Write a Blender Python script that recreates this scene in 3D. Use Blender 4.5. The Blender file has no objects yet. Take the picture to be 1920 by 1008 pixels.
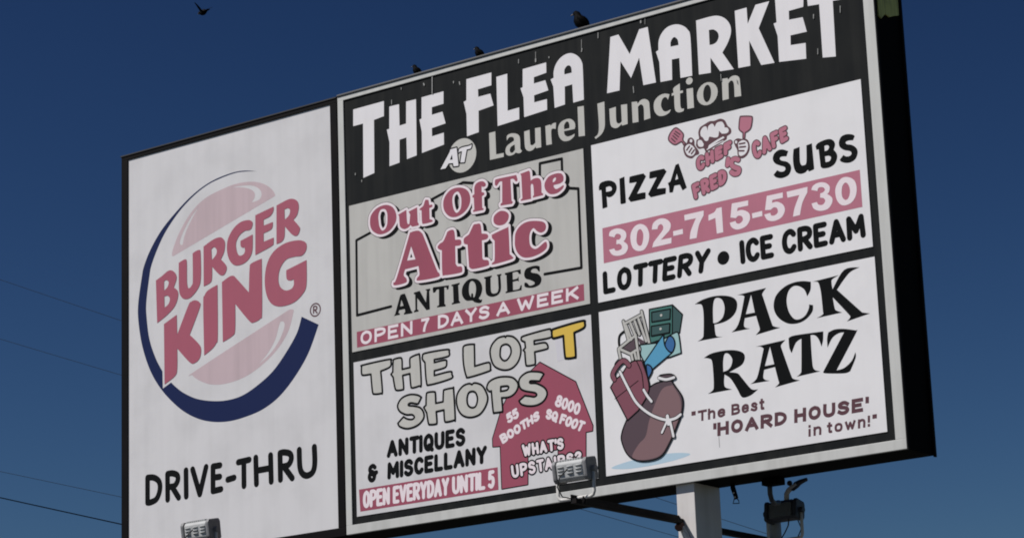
import bpy, bmesh, math, random
import numpy as np
from mathutils import Vector, Matrix
from mathutils.geometry import delaunay_2d_cdt
random.seed(7)
scene = bpy.context.scene
C = scene.collection

# ------------------------------------------------------------------ camera
CAM = Vector((0.0, -24.332, 1.6))
F = 4935.07                      # focal length in photo pixels (photo 1920 wide)
R = Matrix(((0.80574819, 0.17557282, 0.56563596),
            (0.5911194, -0.17920286, -0.78642494),
            (-0.03671126, 0.96801886, -0.24817688)))
cd = bpy.data.cameras.new('camera')
cd.lens = F / 1920 * 36.0
cd.sensor_width = 36.0
cd.clip_start = 0.1
cd.clip_end = 5000
cam = bpy.data.objects.new('camera', cd)
C.objects.link(cam)
cam.matrix_world = Matrix.Translation(CAM) @ R.to_4x4()
scene.camera = cam

# ------------------------------------------------------------------ world, sun, exposure
SUN_EL, SUN_AZ = math.radians(50), math.radians(222)     # azimuth clockwise from +Y
w = bpy.data.worlds.new('World')
scene.world = w
w.use_nodes = True
nt = w.node_tree
nt.nodes.clear()
sky = nt.nodes.new('ShaderNodeTexSky')
sky.sky_type = 'NISHITA'
sky.sun_disc = False
sky.sun_elevation = SUN_EL
sky.sun_rotation = SUN_AZ
sky.altitude = 0
sky.air_density = 1.0
sky.dust_density = 0.3
sky.ozone_density = 2.6
gam = nt.nodes.new('ShaderNodeGamma')
gam.inputs['Gamma'].default_value = 2.0
bg = nt.nodes.new('ShaderNodeBackground')
bg.inputs['Strength'].default_value = 0.062
mul = nt.nodes.new('ShaderNodeVectorMath')
mul.operation = 'SCALE'
mul.inputs['Scale'].default_value = 0.1
out = nt.nodes.new('ShaderNodeOutputWorld')
nt.links.new(sky.outputs[0], gam.inputs[0])
nt.links.new(gam.outputs[0], mul.inputs[0])
nt.links.new(mul.outputs[0], bg.inputs['Color'])
nt.links.new(bg.outputs[0], out.inputs['Surface'])
sd = bpy.data.lights.new('sun', 'SUN')
sd.energy = 5.0
sd.angle = math.radians(0.5)
sd.color = (1.0, 0.965, 0.93)
sun = bpy.data.objects.new('sun', sd)
C.objects.link(sun)
sdir = Vector((math.sin(SUN_AZ) * math.cos(SUN_EL), math.cos(SUN_AZ) * math.cos(SUN_EL), math.sin(SUN_EL)))
sun.rotation_euler = sdir.to_track_quat('Z', 'Y').to_euler()
sun.location = (0, -20, 40)
vs = scene.view_settings
vs.view_transform = 'Standard'
vs.look = 'None'
vs.exposure = 0.0
vs.gamma = 1.0
vs.use_curve_mapping = False

# ------------------------------------------------------------------ geometry of the place
def ray(px, py):
    return R @ Vector((px - 960.0, 504.0 - py, -F))

def at(px, py, Y=0.0):
    """point of the vertical plane y = Y"""
    r = ray(px, py)
    return CAM + r * ((Y - CAM.y) / r.y)

def uz(px, py):
    p = at(px, py, 0.0)
    return (p.x, p.z)

# ------------------------------------------------------------------ materials
def lin(c):
    c = c / 255.0
    return c / 12.92 if c <= 0.04045 else ((c + 0.055) / 1.055) ** 2.4

K = 1.2
def mat(name, rgb, rough=0.5, metal=0.0, streak=0.0, blotch=0.0, bump=0.0, scale=1.0, k=K, spec=0.5, dirt=(60, 58, 52)):
    m = bpy.data.materials.new(name)
    m.use_nodes = True
    n = m.node_tree.nodes
    l = m.node_tree.links
    b = n['Principled BSDF']
    col = tuple(min(0.85, lin(c) * k) for c in rgb) + (1,)
    b.inputs['Base Color'].default_value = col
    b.inputs['Roughness'].default_value = rough
    b.inputs['Metallic'].default_value = metal
    b.inputs['Specular IOR Level'].default_value = spec
    if streak or blotch or bump:
        tc = n.new('ShaderNodeTexCoord')
        mp = n.new('ShaderNodeMapping')
        mp.inputs['Scale'].default_value = (9 * scale, 9 * scale, 0.5 * scale)
        l.new(tc.outputs['Object'], mp.inputs['Vector'])
        n1 = n.new('ShaderNodeTexNoise')
        n1.inputs['Scale'].default_value = 1.0
        n1.inputs['Detail'].default_value = 6
        l.new(mp.outputs[0], n1.inputs['Vector'])
        n2 = n.new('ShaderNodeTexNoise')
        n2.inputs['Scale'].default_value = 1.7 * scale
        n2.inputs['Detail'].default_value = 7
        l.new(tc.outputs['Object'], n2.inputs['Vector'])
        def rmp(src, lo, hi, amt):
            mr = n.new('ShaderNodeMapRange')
            mr.inputs['From Min'].default_value = lo
            mr.inputs['From Max'].default_value = hi
            mr.inputs['To Min'].default_value = 0.0
            mr.inputs['To Max'].default_value = amt
            l.new(src, mr.inputs['Value'])
            return mr.outputs[0]
        d = tuple(lin(c) for c in dirt) + (1,)
        m1 = n.new('ShaderNodeMix'); m1.data_type = 'RGBA'
        m1.inputs['A'].default_value = col
        m1.inputs['B'].default_value = d
        l.new(rmp(n1.outputs['Fac'], 0.42, 0.78, streak), m1.inputs['Factor'])
        m2 = n.new('ShaderNodeMix'); m2.data_type = 'RGBA'
        l.new(m1.outputs['Result'], m2.inputs['A'])
        m2.inputs['B'].default_value = d
        l.new(rmp(n2.outputs['Fac'], 0.45, 0.8, blotch), m2.inputs['Factor'])
        l.new(m2.outputs['Result'], b.inputs['Base Color'])
        if bump:
            bp = n.new('ShaderNodeBump')
            bp.inputs['Strength'].default_value = bump
            bp.inputs['Distance'].default_value = 0.02
            l.new(n2.outputs['Fac'], bp.inputs['Height'])
            l.new(bp.outputs[0], b.inputs['Normal'])
    return m

M = {}
M['white'] = mat('white_sign_face', (193, 191, 192), 0.42, streak=0.06, blotch=0.14, bump=0.04)
M['white2'] = mat('white_sign_face_right', (208, 206, 207), 0.42, streak=0.03, blotch=0.10, bump=0.04)
M['black'] = mat('black_sign_face', (13, 16, 18), 0.75, streak=0.3, blotch=0.2, bump=0.03, spec=0.12, dirt=(52, 52, 49))
M['headwhite'] = mat('white_vinyl_letter', (208, 205, 207), 0.42, streak=0.05, blotch=0.06)
M['grey'] = mat('grey_sign_face', (172, 170, 165), 0.45, streak=0.14, blotch=0.12, bump=0.04)
M['greyletter'] = mat('grey_vinyl_letter', (176, 174, 168), 0.45, streak=0.12, blotch=0.08)
M['ink'] = mat('black_vinyl', (7, 9, 11), 0.75, blotch=0.10, spec=0.08, dirt=(40, 40, 38))
M['red'] = mat('faded_red_vinyl', (141, 64, 82), 0.42, blotch=0.10, streak=0.05)
M['pink'] = mat('faded_pink_vinyl', (164, 96, 114), 0.45, blotch=0.10, streak=0.07)
M['logored'] = mat('faded_red_logo_vinyl', (151, 76, 92), 0.42, streak=0.06, blotch=0.05)
M['bun'] = mat('faded_orange_vinyl', (178, 158, 162), 0.45, streak=0.14, blotch=0.06)
M['navy'] = mat('navy_vinyl', (14, 28, 68), 0.7, blotch=0.04, spec=0.12)
M['outline'] = mat('white_vinyl_outline', (212, 200, 204), 0.42)
M['yellow'] = mat('yellow_vinyl', (196, 163, 56), 0.5, blotch=0.06)
M['brown'] = mat('brown_vinyl', (80, 50, 57), 0.5, spec=0.25)
M['sackdark'] = mat('dark_brown_print', (72, 54, 60), 0.42)
M['sacklight'] = mat('light_brown_print', (114, 86, 88), 0.42)
M['maroon'] = mat('maroon_print', (114, 62, 74), 0.42)
M['green'] = mat('green_print', (52, 100, 92), 0.42)
M['greendark'] = mat('dark_green_print', (38, 70, 68), 0.42)
M['teal'] = mat('pale_teal_print', (138, 172, 172), 0.42)
M['blue'] = mat('blue_print', (72, 138, 170), 0.42)
M['bluedark'] = mat('dark_blue_print', (38, 88, 138), 0.42)
M['shade'] = mat('pale_blue_print', (160, 182, 196), 0.42)
M['ghost'] = mat('vinyl_patch', (190, 187, 192), 0.35)
M['metal'] = mat('aluminium_border', (178, 178, 175), 0.5, metal=0.0, streak=0.22, blotch=0.15, bump=0.05, dirt=(110, 108, 100))
M['cap'] = mat('weathered_cap_flashing', (66, 67, 69), 0.7, blotch=0.3, streak=0.2, bump=0.1, dirt=(70, 66, 60))
M['capdark'] = mat('dark_cap_flashing', (50, 50, 52), 0.7, blotch=0.3, spec=0.15, dirt=(70, 66, 60))
M['framedark'] = mat('dark_bronze_frame', (8, 7, 9), 0.7, blotch=0.3, bump=0.05, spec=0.08, dirt=(34, 26, 24))
M['body'] = mat('black_cabinet_paint', (4, 4, 5), 0.8, blotch=0.3, bump=0.06, dirt=(12, 10, 10), spec=0.06)
M['olive'] = mat('olive_patch_paint', (190, 190, 110), 0.6, blotch=0.5, streak=0.5, bump=0.2, dirt=(90, 90, 50), scale=3)
M['pole'] = mat('white_pole_paint', (196, 192, 190), 0.5, streak=0.2, blotch=0.2, bump=0.05, dirt=(120, 112, 100))
M['rust'] = mat('rusty_steel', (74, 44, 34), 0.8, blotch=0.6, bump=0.4, scale=6, dirt=(40, 26, 22))
M['steel'] = mat('dark_painted_steel', (12, 10, 11), 0.7, blotch=0.5, bump=0.1, scale=3, spec=0.15, dirt=(44, 28, 22))
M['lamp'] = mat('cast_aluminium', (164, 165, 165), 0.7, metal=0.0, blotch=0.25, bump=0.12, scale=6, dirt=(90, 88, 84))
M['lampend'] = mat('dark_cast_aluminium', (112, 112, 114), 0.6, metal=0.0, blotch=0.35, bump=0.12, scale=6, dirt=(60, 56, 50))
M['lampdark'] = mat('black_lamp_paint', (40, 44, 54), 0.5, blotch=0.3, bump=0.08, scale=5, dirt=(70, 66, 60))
M['galv'] = mat('galvanised_pipe', (186, 184, 180), 0.6, metal=0.0, blotch=0.3, bump=0.05, scale=5, dirt=(100, 96, 90))
M['rubber'] = mat('black_cable_rubber', (16, 16, 17), 0.6)
M['feather'] = mat('black_feathers', (4, 4, 5), 0.7, blotch=0.3, bump=0.2, scale=30, spec=0.05, dirt=(10, 9, 13))
M['beak'] = mat('grey_beak', (90, 84, 74), 0.5)
M['dropping'] = mat('bird_dropping', (140, 140, 138), 0.8, blotch=0.5, dirt=(70, 70, 68), scale=8)
M['scuff'] = mat('grey_scuff', (104, 104, 104), 0.8)
gl = mat('lamp_glass', (160, 165, 170), 0.08)
gl.node_tree.nodes['Principled BSDF'].inputs['Transmission Weight'].default_value = 0.7
M['glass'] = gl

# ------------------------------------------------------------------ object helpers
def link(name, me, m, parent=None):
    o = bpy.data.objects.new(name, me)
    C.objects.link(o)
    for q in (m if isinstance(m, (list, tuple)) else [m]):
        me.materials.append(q)
    if parent:
        o.parent = parent
        o.matrix_parent_inverse = parent.matrix_world.inverted()
    return o

def thing(name, label, cat, loc=(0, 0, 0), group=None):
    o = bpy.data.objects.new(name, None)
    o.empty_display_size = 0.3
    C.objects.link(o)
    o.matrix_world = Matrix.Translation(Vector(loc))
    o['label'] = label
    o['category'] = cat
    if group:
        o['group'] = group
    return o

def bm_obj(name, bm, m, parent=None, smooth=False, bevel=0.0):
    if bevel:
        bmesh.ops.bevel(bm, geom=list(bm.edges), offset=bevel, segments=2, affect='EDGES', profile=0.6)
    bmesh.ops.recalc_face_normals(bm, faces=bm.faces)
    me = bpy.data.meshes.new(name)
    bm.to_mesh(me)
    bm.free()
    if smooth:
        for p in me.polygons:
            p.use_smooth = True
    return link(name, me, m, parent)

def add_box(bm, x0, x1, y0, y1, z0, z1):
    v = [bm.verts.new((x, y, z)) for x in (x0, x1) for y in (y0, y1) for z in (z0, z1)]
    for f in ((0, 1, 3, 2), (4, 6, 7, 5), (0, 4, 5, 1), (2, 3, 7, 6), (0, 2, 6, 4), (1, 5, 7, 3)):
        bm.faces.new([v[i] for i in f])

def add_prism(bm, pts, off):
    """closed outline pts (Vectors) swept by vector off"""
    a = [bm.verts.new(p) for p in pts]
    b = [bm.verts.new(p + off) for p in pts]
    bm.faces.new(a[::-1])
    bm.faces.new(b)
    n = len(pts)
    for i in range(n):
        j = (i + 1) % n
        bm.faces.new((a[i], a[j], b[j], b[i]))

def add_tube(bm, pts, rad, seg=10, flat=None):
    """tube along points; rad a number or a list; flat = (rx, ry) scale of the section"""
    pts = [Vector(p) for p in pts]
    n = len(pts)
    rads = rad if isinstance(rad, (list, tuple)) else [rad] * n
    rings = []
    up = None
    for i, p in enumerate(pts):
        t = (pts[min(i + 1, n - 1)] - pts[max(i - 1, 0)]).normalized()
        if up is None:
            up = Vector((0, 0, 1)) if abs(t.z) < 0.9 else Vector((0, 1, 0))
        s = t.cross(up).normalized()
        up = s.cross(t).normalized()
        fx, fy = flat if flat else (1, 1)
        rings.append([bm.verts.new(p + s * math.cos(a) * rads[i] * fx + up * math.sin(a) * rads[i] * fy)
                      for a in [2 * math.pi * k / seg for k in range(seg)]])
    for i in range(n - 1):
        for k in range(seg):
            bm.faces.new((rings[i][k], rings[i][(k + 1) % seg], rings[i + 1][(k + 1) % seg], rings[i + 1][k]))
    bm.faces.new(rings[0][::-1])
    bm.faces.new(rings[-1])

# ------------------------------------------------------------------ flat print: outlines, unions, layers
def crop(x, y, s):
    return (x, y, s)

def parse(cr, s):
    """'x,y' is a corner, 'x,y~' a smooth point; '@name' changes the reference frame"""
    pts = []
    for t in s.split():
        if t[0] == '@':
            cr = CR[t[1:]]
            continue
        sm = t.endswith('~')
        x, y = t.rstrip('~').split(',')
        pts.append((cr[0] + float(x) / cr[2], cr[1] + float(y) / cr[2], sm))
    return pts

def smooth(pts, closed=True, seg=5):
    res = []
    n = len(pts)
    for i in range(n if closed else n - 1):
        p1, p2 = pts[i], pts[(i + 1) % n]
        res.append(p1[:2])
        if not p1[2] and not p2[2]:
            continue
        p0 = pts[(i - 1) % n] if (p1[2] and (closed or i > 0)) else p1
        p3 = pts[(i + 2) % n] if (p2[2] and (closed or i + 2 < n)) else p2
        for k in range(1, seg):
            t = k / seg
            c = []
            for a in (0, 1):
                c.append(0.5 * (2 * p1[a] + (p2[a] - p0[a]) * t + (2 * p0[a] - 5 * p1[a] + 4 * p2[a] - p3[a]) * t * t
                                + (3 * p1[a] - p0[a] - 3 * p2[a] + p3[a]) * t ** 3))
            res.append(tuple(c))
    if not closed:
        res.append(pts[-1][:2])
    return res

def poly(cr, s):
    return [uz(*p) for p in smooth(parse(CR[cr] if isinstance(cr, str) else cr, s))]

def path(cr, s):
    return [uz(*p) for p in smooth(parse(CR[cr] if isinstance(cr, str) else cr, s), closed=False)]

def capsule(a, b, r, n=6):
    dx, dy = b[0] - a[0], b[1] - a[1]
    th = math.atan2(dy, dx)
    res = [(b[0] + r * math.cos(th - math.pi / 2 + math.pi * k / n), b[1] + r * math.sin(th - math.pi / 2 + math.pi * k / n)) for k in range(n + 1)]
    res += [(a[0] + r * math.cos(th + math.pi / 2 + math.pi * k / n), a[1] + r * math.sin(th + math.pi / 2 + math.pi * k / n)) for k in range(n + 1)]
    return res

def stroke(pts, w, closed=False):
    res = []
    n = len(pts)
    for i in range(n if closed else n - 1):
        a, b = pts[i], pts[(i + 1) % n]
        if abs(a[0] - b[0]) + abs(a[1] - b[1]) > 1e-5:
            res.append(capsule(a, b, w / 2, 5))
    return res

def area(p):
    return sum(p[i][0] * p[(i + 1) % len(p)][1] - p[(i + 1) % len(p)][0] * p[i][1] for i in range(len(p)))

def tri_union(adds, holes=(), force=()):
    """triangulate everything together, then keep what lies in (adds minus holes) or in force"""
    V, E_ = [], []
    polys = []
    for k, group in ((0, adds), (1, holes), (2, force)):
        for p in group:
            if len(p) < 3:
                continue
            b = len(V)
            V += [Vector(c) for c in p]
            E_ += [(b + i, b + (i + 1) % len(p)) for i in range(len(p))]
            polys.append((k, np.array(p)))
    ov, oe, of, _, _, _ = delaunay_2d_cdt(V, E_, [], 0, 1e-6, True)
    P_ = np.array([(v[0], v[1]) for v in ov])
    T_ = np.array([t for t in of if len(t) == 3], dtype=int)
    ce = P_[T_].mean(axis=1)
    inside = [np.zeros(len(T_), bool) for _ in range(3)]
    for k, p in polys:
        cand = np.where((ce[:, 0] >= p[:, 0].min()) & (ce[:, 0] <= p[:, 0].max()) & (ce[:, 1] >= p[:, 1].min()) & (ce[:, 1] <= p[:, 1].max()) & ~inside[k])[0]
        if not len(cand):
            continue
        x, y = ce[cand, 0][:, None], ce[cand, 1][:, None]
        x0, y0 = p[:, 0][None], p[:, 1][None]
        q = np.roll(p, -1, axis=0)
        x1, y1 = q[:, 0][None], q[:, 1][None]
        up = (y0 <= y) & (y1 > y)
        dn = (y0 > y) & (y1 <= y)
        cr_ = (x1 - x0) * (y - y0) - (x - x0) * (y1 - y0)
        wind = (up & (cr_ > 0)).sum(axis=1) - (dn & (cr_ < 0)).sum(axis=1)
        inside[k][cand[wind != 0]] = True
    keep = inside[2] | (inside[0] & ~inside[1])
    return [tuple(v) for v in P_], [tuple(int(i) for i in t) for t in T_[keep]]

def squeeze(b):
    """vinyl sheets lie about a millimetre apart on the face they are stuck to"""
    for f in (-0.008, -0.006, 0.0):
        if b <= f + 1e-6:
            return f + (b - f) * 0.2
    return b

def print_obj(name, layers, parent, base=None, label=None):
    """layers: (material, adds, holes, force); each sheet lies 3 mm before the one below"""
    verts, faces, mi, mats = [], [], [], []
    y = squeeze(base)
    for m, adds, holes, force in layers:
        y -= 0.0006
        ov, tr = tri_union(adds, holes, force)
        b = len(verts)
        verts += [(v[0], y, v[1]) for v in ov]
        faces += [[b + i for i in t] for t in tr]
        if M[m] not in mats:
            mats.append(M[m])
        mi += [mats.index(M[m])] * len(tr)
    me = bpy.data.meshes.new(name)
    me.from_pydata(verts, [], faces)
    for p, i in zip(me.polygons, mi):
        p.material_index = i
    bm = bmesh.new(); bm.from_mesh(me)
    for f in bm.faces:
        if f.normal.y > 0:
            f.normal_flip()
    loose = [v for v in bm.verts if not v.link_faces]
    bmesh.ops.delete(bm, geom=loose, context='VERTS')
    bm.to_mesh(me); bm.free()
    o = link(name, me, mats, parent)
    if label:
        o['label'] = label
    return o

def outline(polys, r):
    res = []
    for p in polys:
        res += stroke(p, 2 * r, True)
    return res

def shift(polys, dx, dz):
    return [[(x + dx, z + dz) for x, z in p] for p in polys]

def sq_stroke(pts, w):
    """stroke with square ends and round joins"""
    pts = [tuple(p) for p in pts]
    closed = abs(pts[0][0] - pts[-1][0]) + abs(pts[0][1] - pts[-1][1]) < 1e-4
    res = []
    n = len(pts)
    if not closed:
        def ext(a, b):
            dx, dy = b[0] - a[0], b[1] - a[1]
            L = math.hypot(dx, dy)
            return (b[0] + dx / L * w / 2, b[1] + dy / L * w / 2)
        pts = [ext(pts[1], pts[0])] + pts[1:-1] + [ext(pts[-2], pts[-1])]
    for i in range(n - 1):
        a, b = pts[i], pts[i + 1]
        dx, dy = b[0] - a[0], b[1] - a[1]
        L = math.hypot(dx, dy)
        if L < 1e-5:
            continue
        nx, ny = -dy / L * w / 2, dx / L * w / 2
        res.append([(a[0] - nx, a[1] - ny), (b[0] - nx, b[1] - ny), (b[0] + nx, b[1] + ny), (a[0] + nx, a[1] + ny)])
        if i > 0 or closed:
            c = pts[i]
            p0 = pts[i - 1] if i > 0 else pts[-2]
            ang = math.atan2(c[1] - p0[1], c[0] - p0[0]) - math.atan2(dy, dx)
            if abs(math.sin(ang)) > 0.6 and math.cos(ang) > -0.3:      # a mitred outer corner
                d0 = Vector((c[0] - p0[0], c[1] - p0[1])).normalized()
                d1 = Vector((dx, dy)).normalized()
                k = (w / 2) / max(abs(d0.cross(d1)), 0.3)
                m_ = Vector(c) + (d0 - d1) * k
                s_ = 1 if d0.cross(d1) < 0 else -1
                n0 = Vector((-d0.y, d0.x)) * w / 2 * s_
                n1 = Vector((-d1.y, d1.x)) * w / 2 * s_
                res.append([tuple(c), tuple(Vector(c) + n0), tuple(m_), tuple(Vector(c) + n1)])
            else:
                res.append([(c[0] + w / 2 * math.cos(math.pi * k / 6), c[1] + w / 2 * math.sin(math.pi * k / 6)) for k in range(12)])
    return res

GL = {
 '1': (30, ["2,72~ 18,82~ 30,100 30,0"]),
 '2': (54, ["1,74~ 10,95~ 28,100~ 48,90~ 50,68~ 34,40~ 0,0 54,0"]),
 '3': (54, ["2,78~ 12,96~ 28,100~ 46,90~ 46,66~ 24,54 30,54~ 52,42~ 54,18~ 30,0~ 10,4~ 0,24"]),
 '7': (54, ["0,100 54,100 32,60~ 20,25~ 16,0"]),
 '-': (30, ["0,38 30,38"]),
 '"': (18, ["0,104 0,84", "18,104 18,84"]),
 'K': (62, ["0,0 0,100", "58,100 2,42", "20,58 60,0"]),
 'h': (46, ["0,0 0,100", "0,55 12,72~ 32,76~ 46,58~ 46,0"]),
 'e': (50, ["2,40 50,40 46,66~ 26,76~ 6,64~ 0,38~ 8,8~ 28,0~ 48,12"]),
 's': (44, ["42,62 30,76~ 10,74~ 4,58~ 20,42~ 42,30~ 40,6~ 22,0~ 0,12"]),
 't': (26, ["12,100 12,14~ 18,2~ 26,2", "0,74 26,74"]),
 'i': (0, ["0,0 0,62", "0,106 0,108"]),
 'n': (44, ["0,0 0,76", "0,55 12,72~ 30,76~ 44,58~ 44,0"]),
 'o': (50, ["25,76~ 6,66~ 0,38~ 6,8~ 25,0~ 44,8~ 50,38~ 44,66~ 25,76~"]),
 'w': (72, ["0,76 18,0 36,68 54,0 72,76"]),
 '!': (0, ["0,100 0,48", "0,4 0,2"]),
 'A': (70, ["0,0 35,100 70,0", "14,32 56,32"]),
 'B': (60, ["0,0 0,100 30,100~ 54,90~ 54,62~ 30,52~ 0,50", "0,50 30,52~ 60,40~ 60,10~ 30,0~ 0,0"]),
 'C': (58, ["58,84 45,98~ 28,100~ 8,85~ 0,50~ 8,15~ 28,0~ 46,4~ 58,18"]),
 'D': (60, ["0,0 0,100 30,98~ 58,75~ 60,35~ 35,5~ 0,0"]),
 'E': (54, ["54,100 0,100 0,0 54,0", "0,52 44,52"]),
 'F': (54, ["54,100 0,100 0,0", "0,52 42,52"]),
 'H': (60, ["0,0 0,100", "60,0 60,100", "0,50 60,50"]),
 'I': (0, ["0,0 0,100"]),
 'L': (50, ["0,100 0,0 50,0"]),
 'M': (80, ["0,0 3,100 40,30 77,100 80,0"]),
 'N': (62, ["0,0 0,100 62,0 62,100"]),
 'O': (62, ["31,100~ 8,85~ 0,50~ 8,15~ 31,0~ 54,15~ 62,50~ 54,85~ 31,100~"]),
 'Q': (62, ["31,100~ 8,85~ 0,50~ 8,15~ 31,0~ 54,15~ 62,50~ 54,85~ 31,100~", "36,28 64,-6"]),
 'P': (58, ["0,0 0,100 35,100~ 58,88~ 58,62~ 35,48~ 0,46"]),
 'R': (60, ["0,0 0,100 35,100~ 58,88~ 58,62~ 35,48~ 0,46", "25,47 60,0"]),
 'S': (56, ["54,84 38,98~ 20,98~ 3,85~ 5,62~ 28,53~ 50,42~ 56,22~ 42,3~ 18,0~ 0,14"]),
 'T': (62, ["0,100 62,100", "31,100 31,0"]),
 'U': (60, ["0,100 0,35~ 10,8~ 31,0~ 52,10~ 60,35~ 60,100"]),
 'V': (66, ["0,100 33,0 66,100"]),
 'W': (88, ["0,100 22,0 44,75 66,0 88,100"]),
 'Y': (64, ["0,100 32,48 64,100", "32,48 32,0"]),
 '0': (56, ["28,100~ 7,85~ 0,50~ 7,15~ 28,0~ 49,15~ 56,50~ 49,85~ 28,100~"]),
 '5': (54, ["52,100 8,100 4,58 28,64~ 52,52~ 54,20~ 30,0~ 0,12"]),
 '8': (56, ["28,54~ 6,66~ 6,90~ 28,100~ 50,90~ 50,66~ 28,54~ 2,40~ 0,12~ 28,0~ 56,12~ 54,40~ 28,54~"]),
 '&': (62, ["50,86 32,100~ 10,90~ 8,68~ 30,56 8,46~ 0,22~ 16,0~ 40,6~ 52,48", "30,40 64,48"]),
 "'": (0, ["0,100 0,74"]),
 '?': (50, ["0,82 10,96~ 28,100~ 48,88~ 48,66~ 26,48~ 26,30", "26,4 26,0"]),
}

def stroke_word(text, cr, quad, w, gap=34, inset=None, square=False):
    """capsules of a word written in round strokes inside the outer quad TL TR BR BL (traced)"""
    q = [Vector(uz(p[0], p[1])) for p in parse(CR[cr], quad)]
    h = (inset or w) / 2
    tl, tr, br, bl = q
    ex, ey = (tr - tl).normalized(), (tl - bl).normalized()
    tl = tl + ex * h - ey * h; bl = bl + ex * h + ey * h
    tr = tr - ex * h - ey * h; br = br - ex * h + ey * h
    tot, pos = 0, []
    for i, c in enumerate(text):
        if c == ' ':
            tot += gap * 1.1
            pos.append(None)
            continue
        pos.append(tot)
        tot += GL[c][0] + gap * (0.75 if c in "'T" else 1)
    tot -= gap * (0.75 if text[-1] in "'T" else 1)
    res = []
    for c, x0 in zip(text, pos):
        if x0 is None:
            continue
        for s in GL[c][1]:
            pts = smooth(parse((0, 0, 1), s), closed=False, seg=4)
            mp = []
            for x, y in pts:
                a, b = (x0 + x) / max(tot, 1e-6), y / 100.0
                p = (bl * (1 - a) + br * a) * (1 - b) + (tl * (1 - a) + tr * a) * b
                mp.append((p.x, p.y))
            res += sq_stroke(mp, w) if square else stroke(mp, w)
    return res

def set_line(cr, line, words, w, gap):
    """words = (text, x0, x1) between a traced cap line and baseline: (xa, top, base, xb, top, base)"""
    xa, ta, ba, xb, tb, bb = line
    res = []
    for text, x0, x1 in words:
        k0, k1 = (x0 - xa) / (xb - xa), (x1 - xa) / (xb - xa)
        q = "%f,%f %f,%f %f,%f %f,%f" % (x0, ta + (tb - ta) * k0, x1, ta + (tb - ta) * k1, x1, ba + (bb - ba) * k1, x0, ba + (bb - ba) * k0)
        res += stroke_word(text, cr, q, w, gap, None, True)
    return res

CR = dict(
    px=(0, 0, 1), c1=(280, 360, 5.0375), c2=(420, 360, 5.0375), c3=(290, 520, 5.0375), c4=(430, 440, 4.583),
    c5=(250, 300, 4.583), c6=(250, 560, 4.2), c7=(260, 820, 5.486), f1=(650, 150, 5.04), f2=(860, 80, 5.304),
    f3=(1120, 20, 5.93), f4=(1370, 0, 7.2), l1=(900, 180, 7.752), l2=(1100, 120, 6.4), a1=(800, 230, 9.164),
    o1=(680, 350, 9.1625), o2=(820, 310, 7.385), o3=(725, 380, 5.6), o4=(880, 380, 6.718), o6=(655, 290, 2.7247),
    q1=(730, 490, 6.4), s1=(665, 590, 4.3146), t2=(730, 680, 6.1935), b1=(915, 670, 4.034), m1=(670, 790, 5.76),
    z1=(1110, 300, 10.08), u1=(1430, 240, 9.143), v1=(1115, 390, 5.6), v2=(1360, 300, 4.582), h1=(1240, 210, 5.6),
    k1=(1300, 490, 5.647), k2=(1300, 600, 5.647), g1=(1285, 720, 5.0526), r1=(1130, 560, 6.3), r2=(1130, 660, 4.383))

# ------------------------------------------------------------------ ground
def sheet(name, x0, x1, y0, y1, z, m):
    bm = bmesh.new()
    bm.faces.new([bm.verts.new(p) for p in ((x0, y0, z), (x1, y0, z), (x1, y1, z), (x0, y1, z))])
    o = bm_obj(name, bm, m)
    o['kind'] = 'structure'
    return o
grass_m = mat('mown_grass', (70, 84, 44), 0.9, blotch=0.5, bump=0.6, scale=2, k=1.0, dirt=(96, 90, 60))
asph_m = mat('asphalt', (62, 62, 62), 0.9, blotch=0.3, bump=0.5, scale=3, k=1.0, dirt=(80, 78, 74))
sheet('ground', -2500, 2500, -2500, 2500, 0.0, grass_m)
sheet('car_park', -60, 50, -70, 40, 0.004, asph_m)
bm = bmesh.new()
add_box(bm, -60, 50, 40.0, 40.15, 0.0, 0.14)
k_ = bm_obj('kerb', bm, mat('concrete', (150, 148, 140), 0.9, blotch=0.4, bump=0.3, scale=3, k=1.0), bevel=0.015)
k_['kind'] = 'structure'

# ------------------------------------------------------------------ sign cabinets
DEPTH = 0.62
zTop = at(1298, 0).z               # top of the pale border
zBot = at(1702, 840.5).z
uL = at(229.6, 295).x
uM = at(634, 185).x                # joint between the two cabinets
uR = at(1702, 840.5).x
zc = (zTop + zBot) / 2

def strip_frame(bm, x0, x1, z0, z1, t, y0, y1):
    """four mitre-free butted bars round a rectangle"""
    tl, tr_, tt, tb = t
    add_box(bm, x0, x1, y0, y1, z1 - tt, z1)
    add_box(bm, x0, x1, y0, y1, z0, z0 + tb)
    add_box(bm, x0, x0 + tl, y0, y1, z0 + tb, z1 - tt)
    add_box(bm, x1 - tr_, x1, y0, y1, z0 + tb, z1 - tt)

def face_panel(name, pts, m, parent, y0, y1, label=None):
    """flat panel with a real thickness from a traced outline"""
    pts = pts if area(pts) > 0 else pts[::-1]
    bm = bmesh.new()
    add_prism(bm, [Vector((x, y0, z)) for x, z in pts], Vector((0, y1 - y0, 0)))
    o = bm_obj(name, bm, m, parent)
    if label:
        o['label'] = label
    return o

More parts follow.
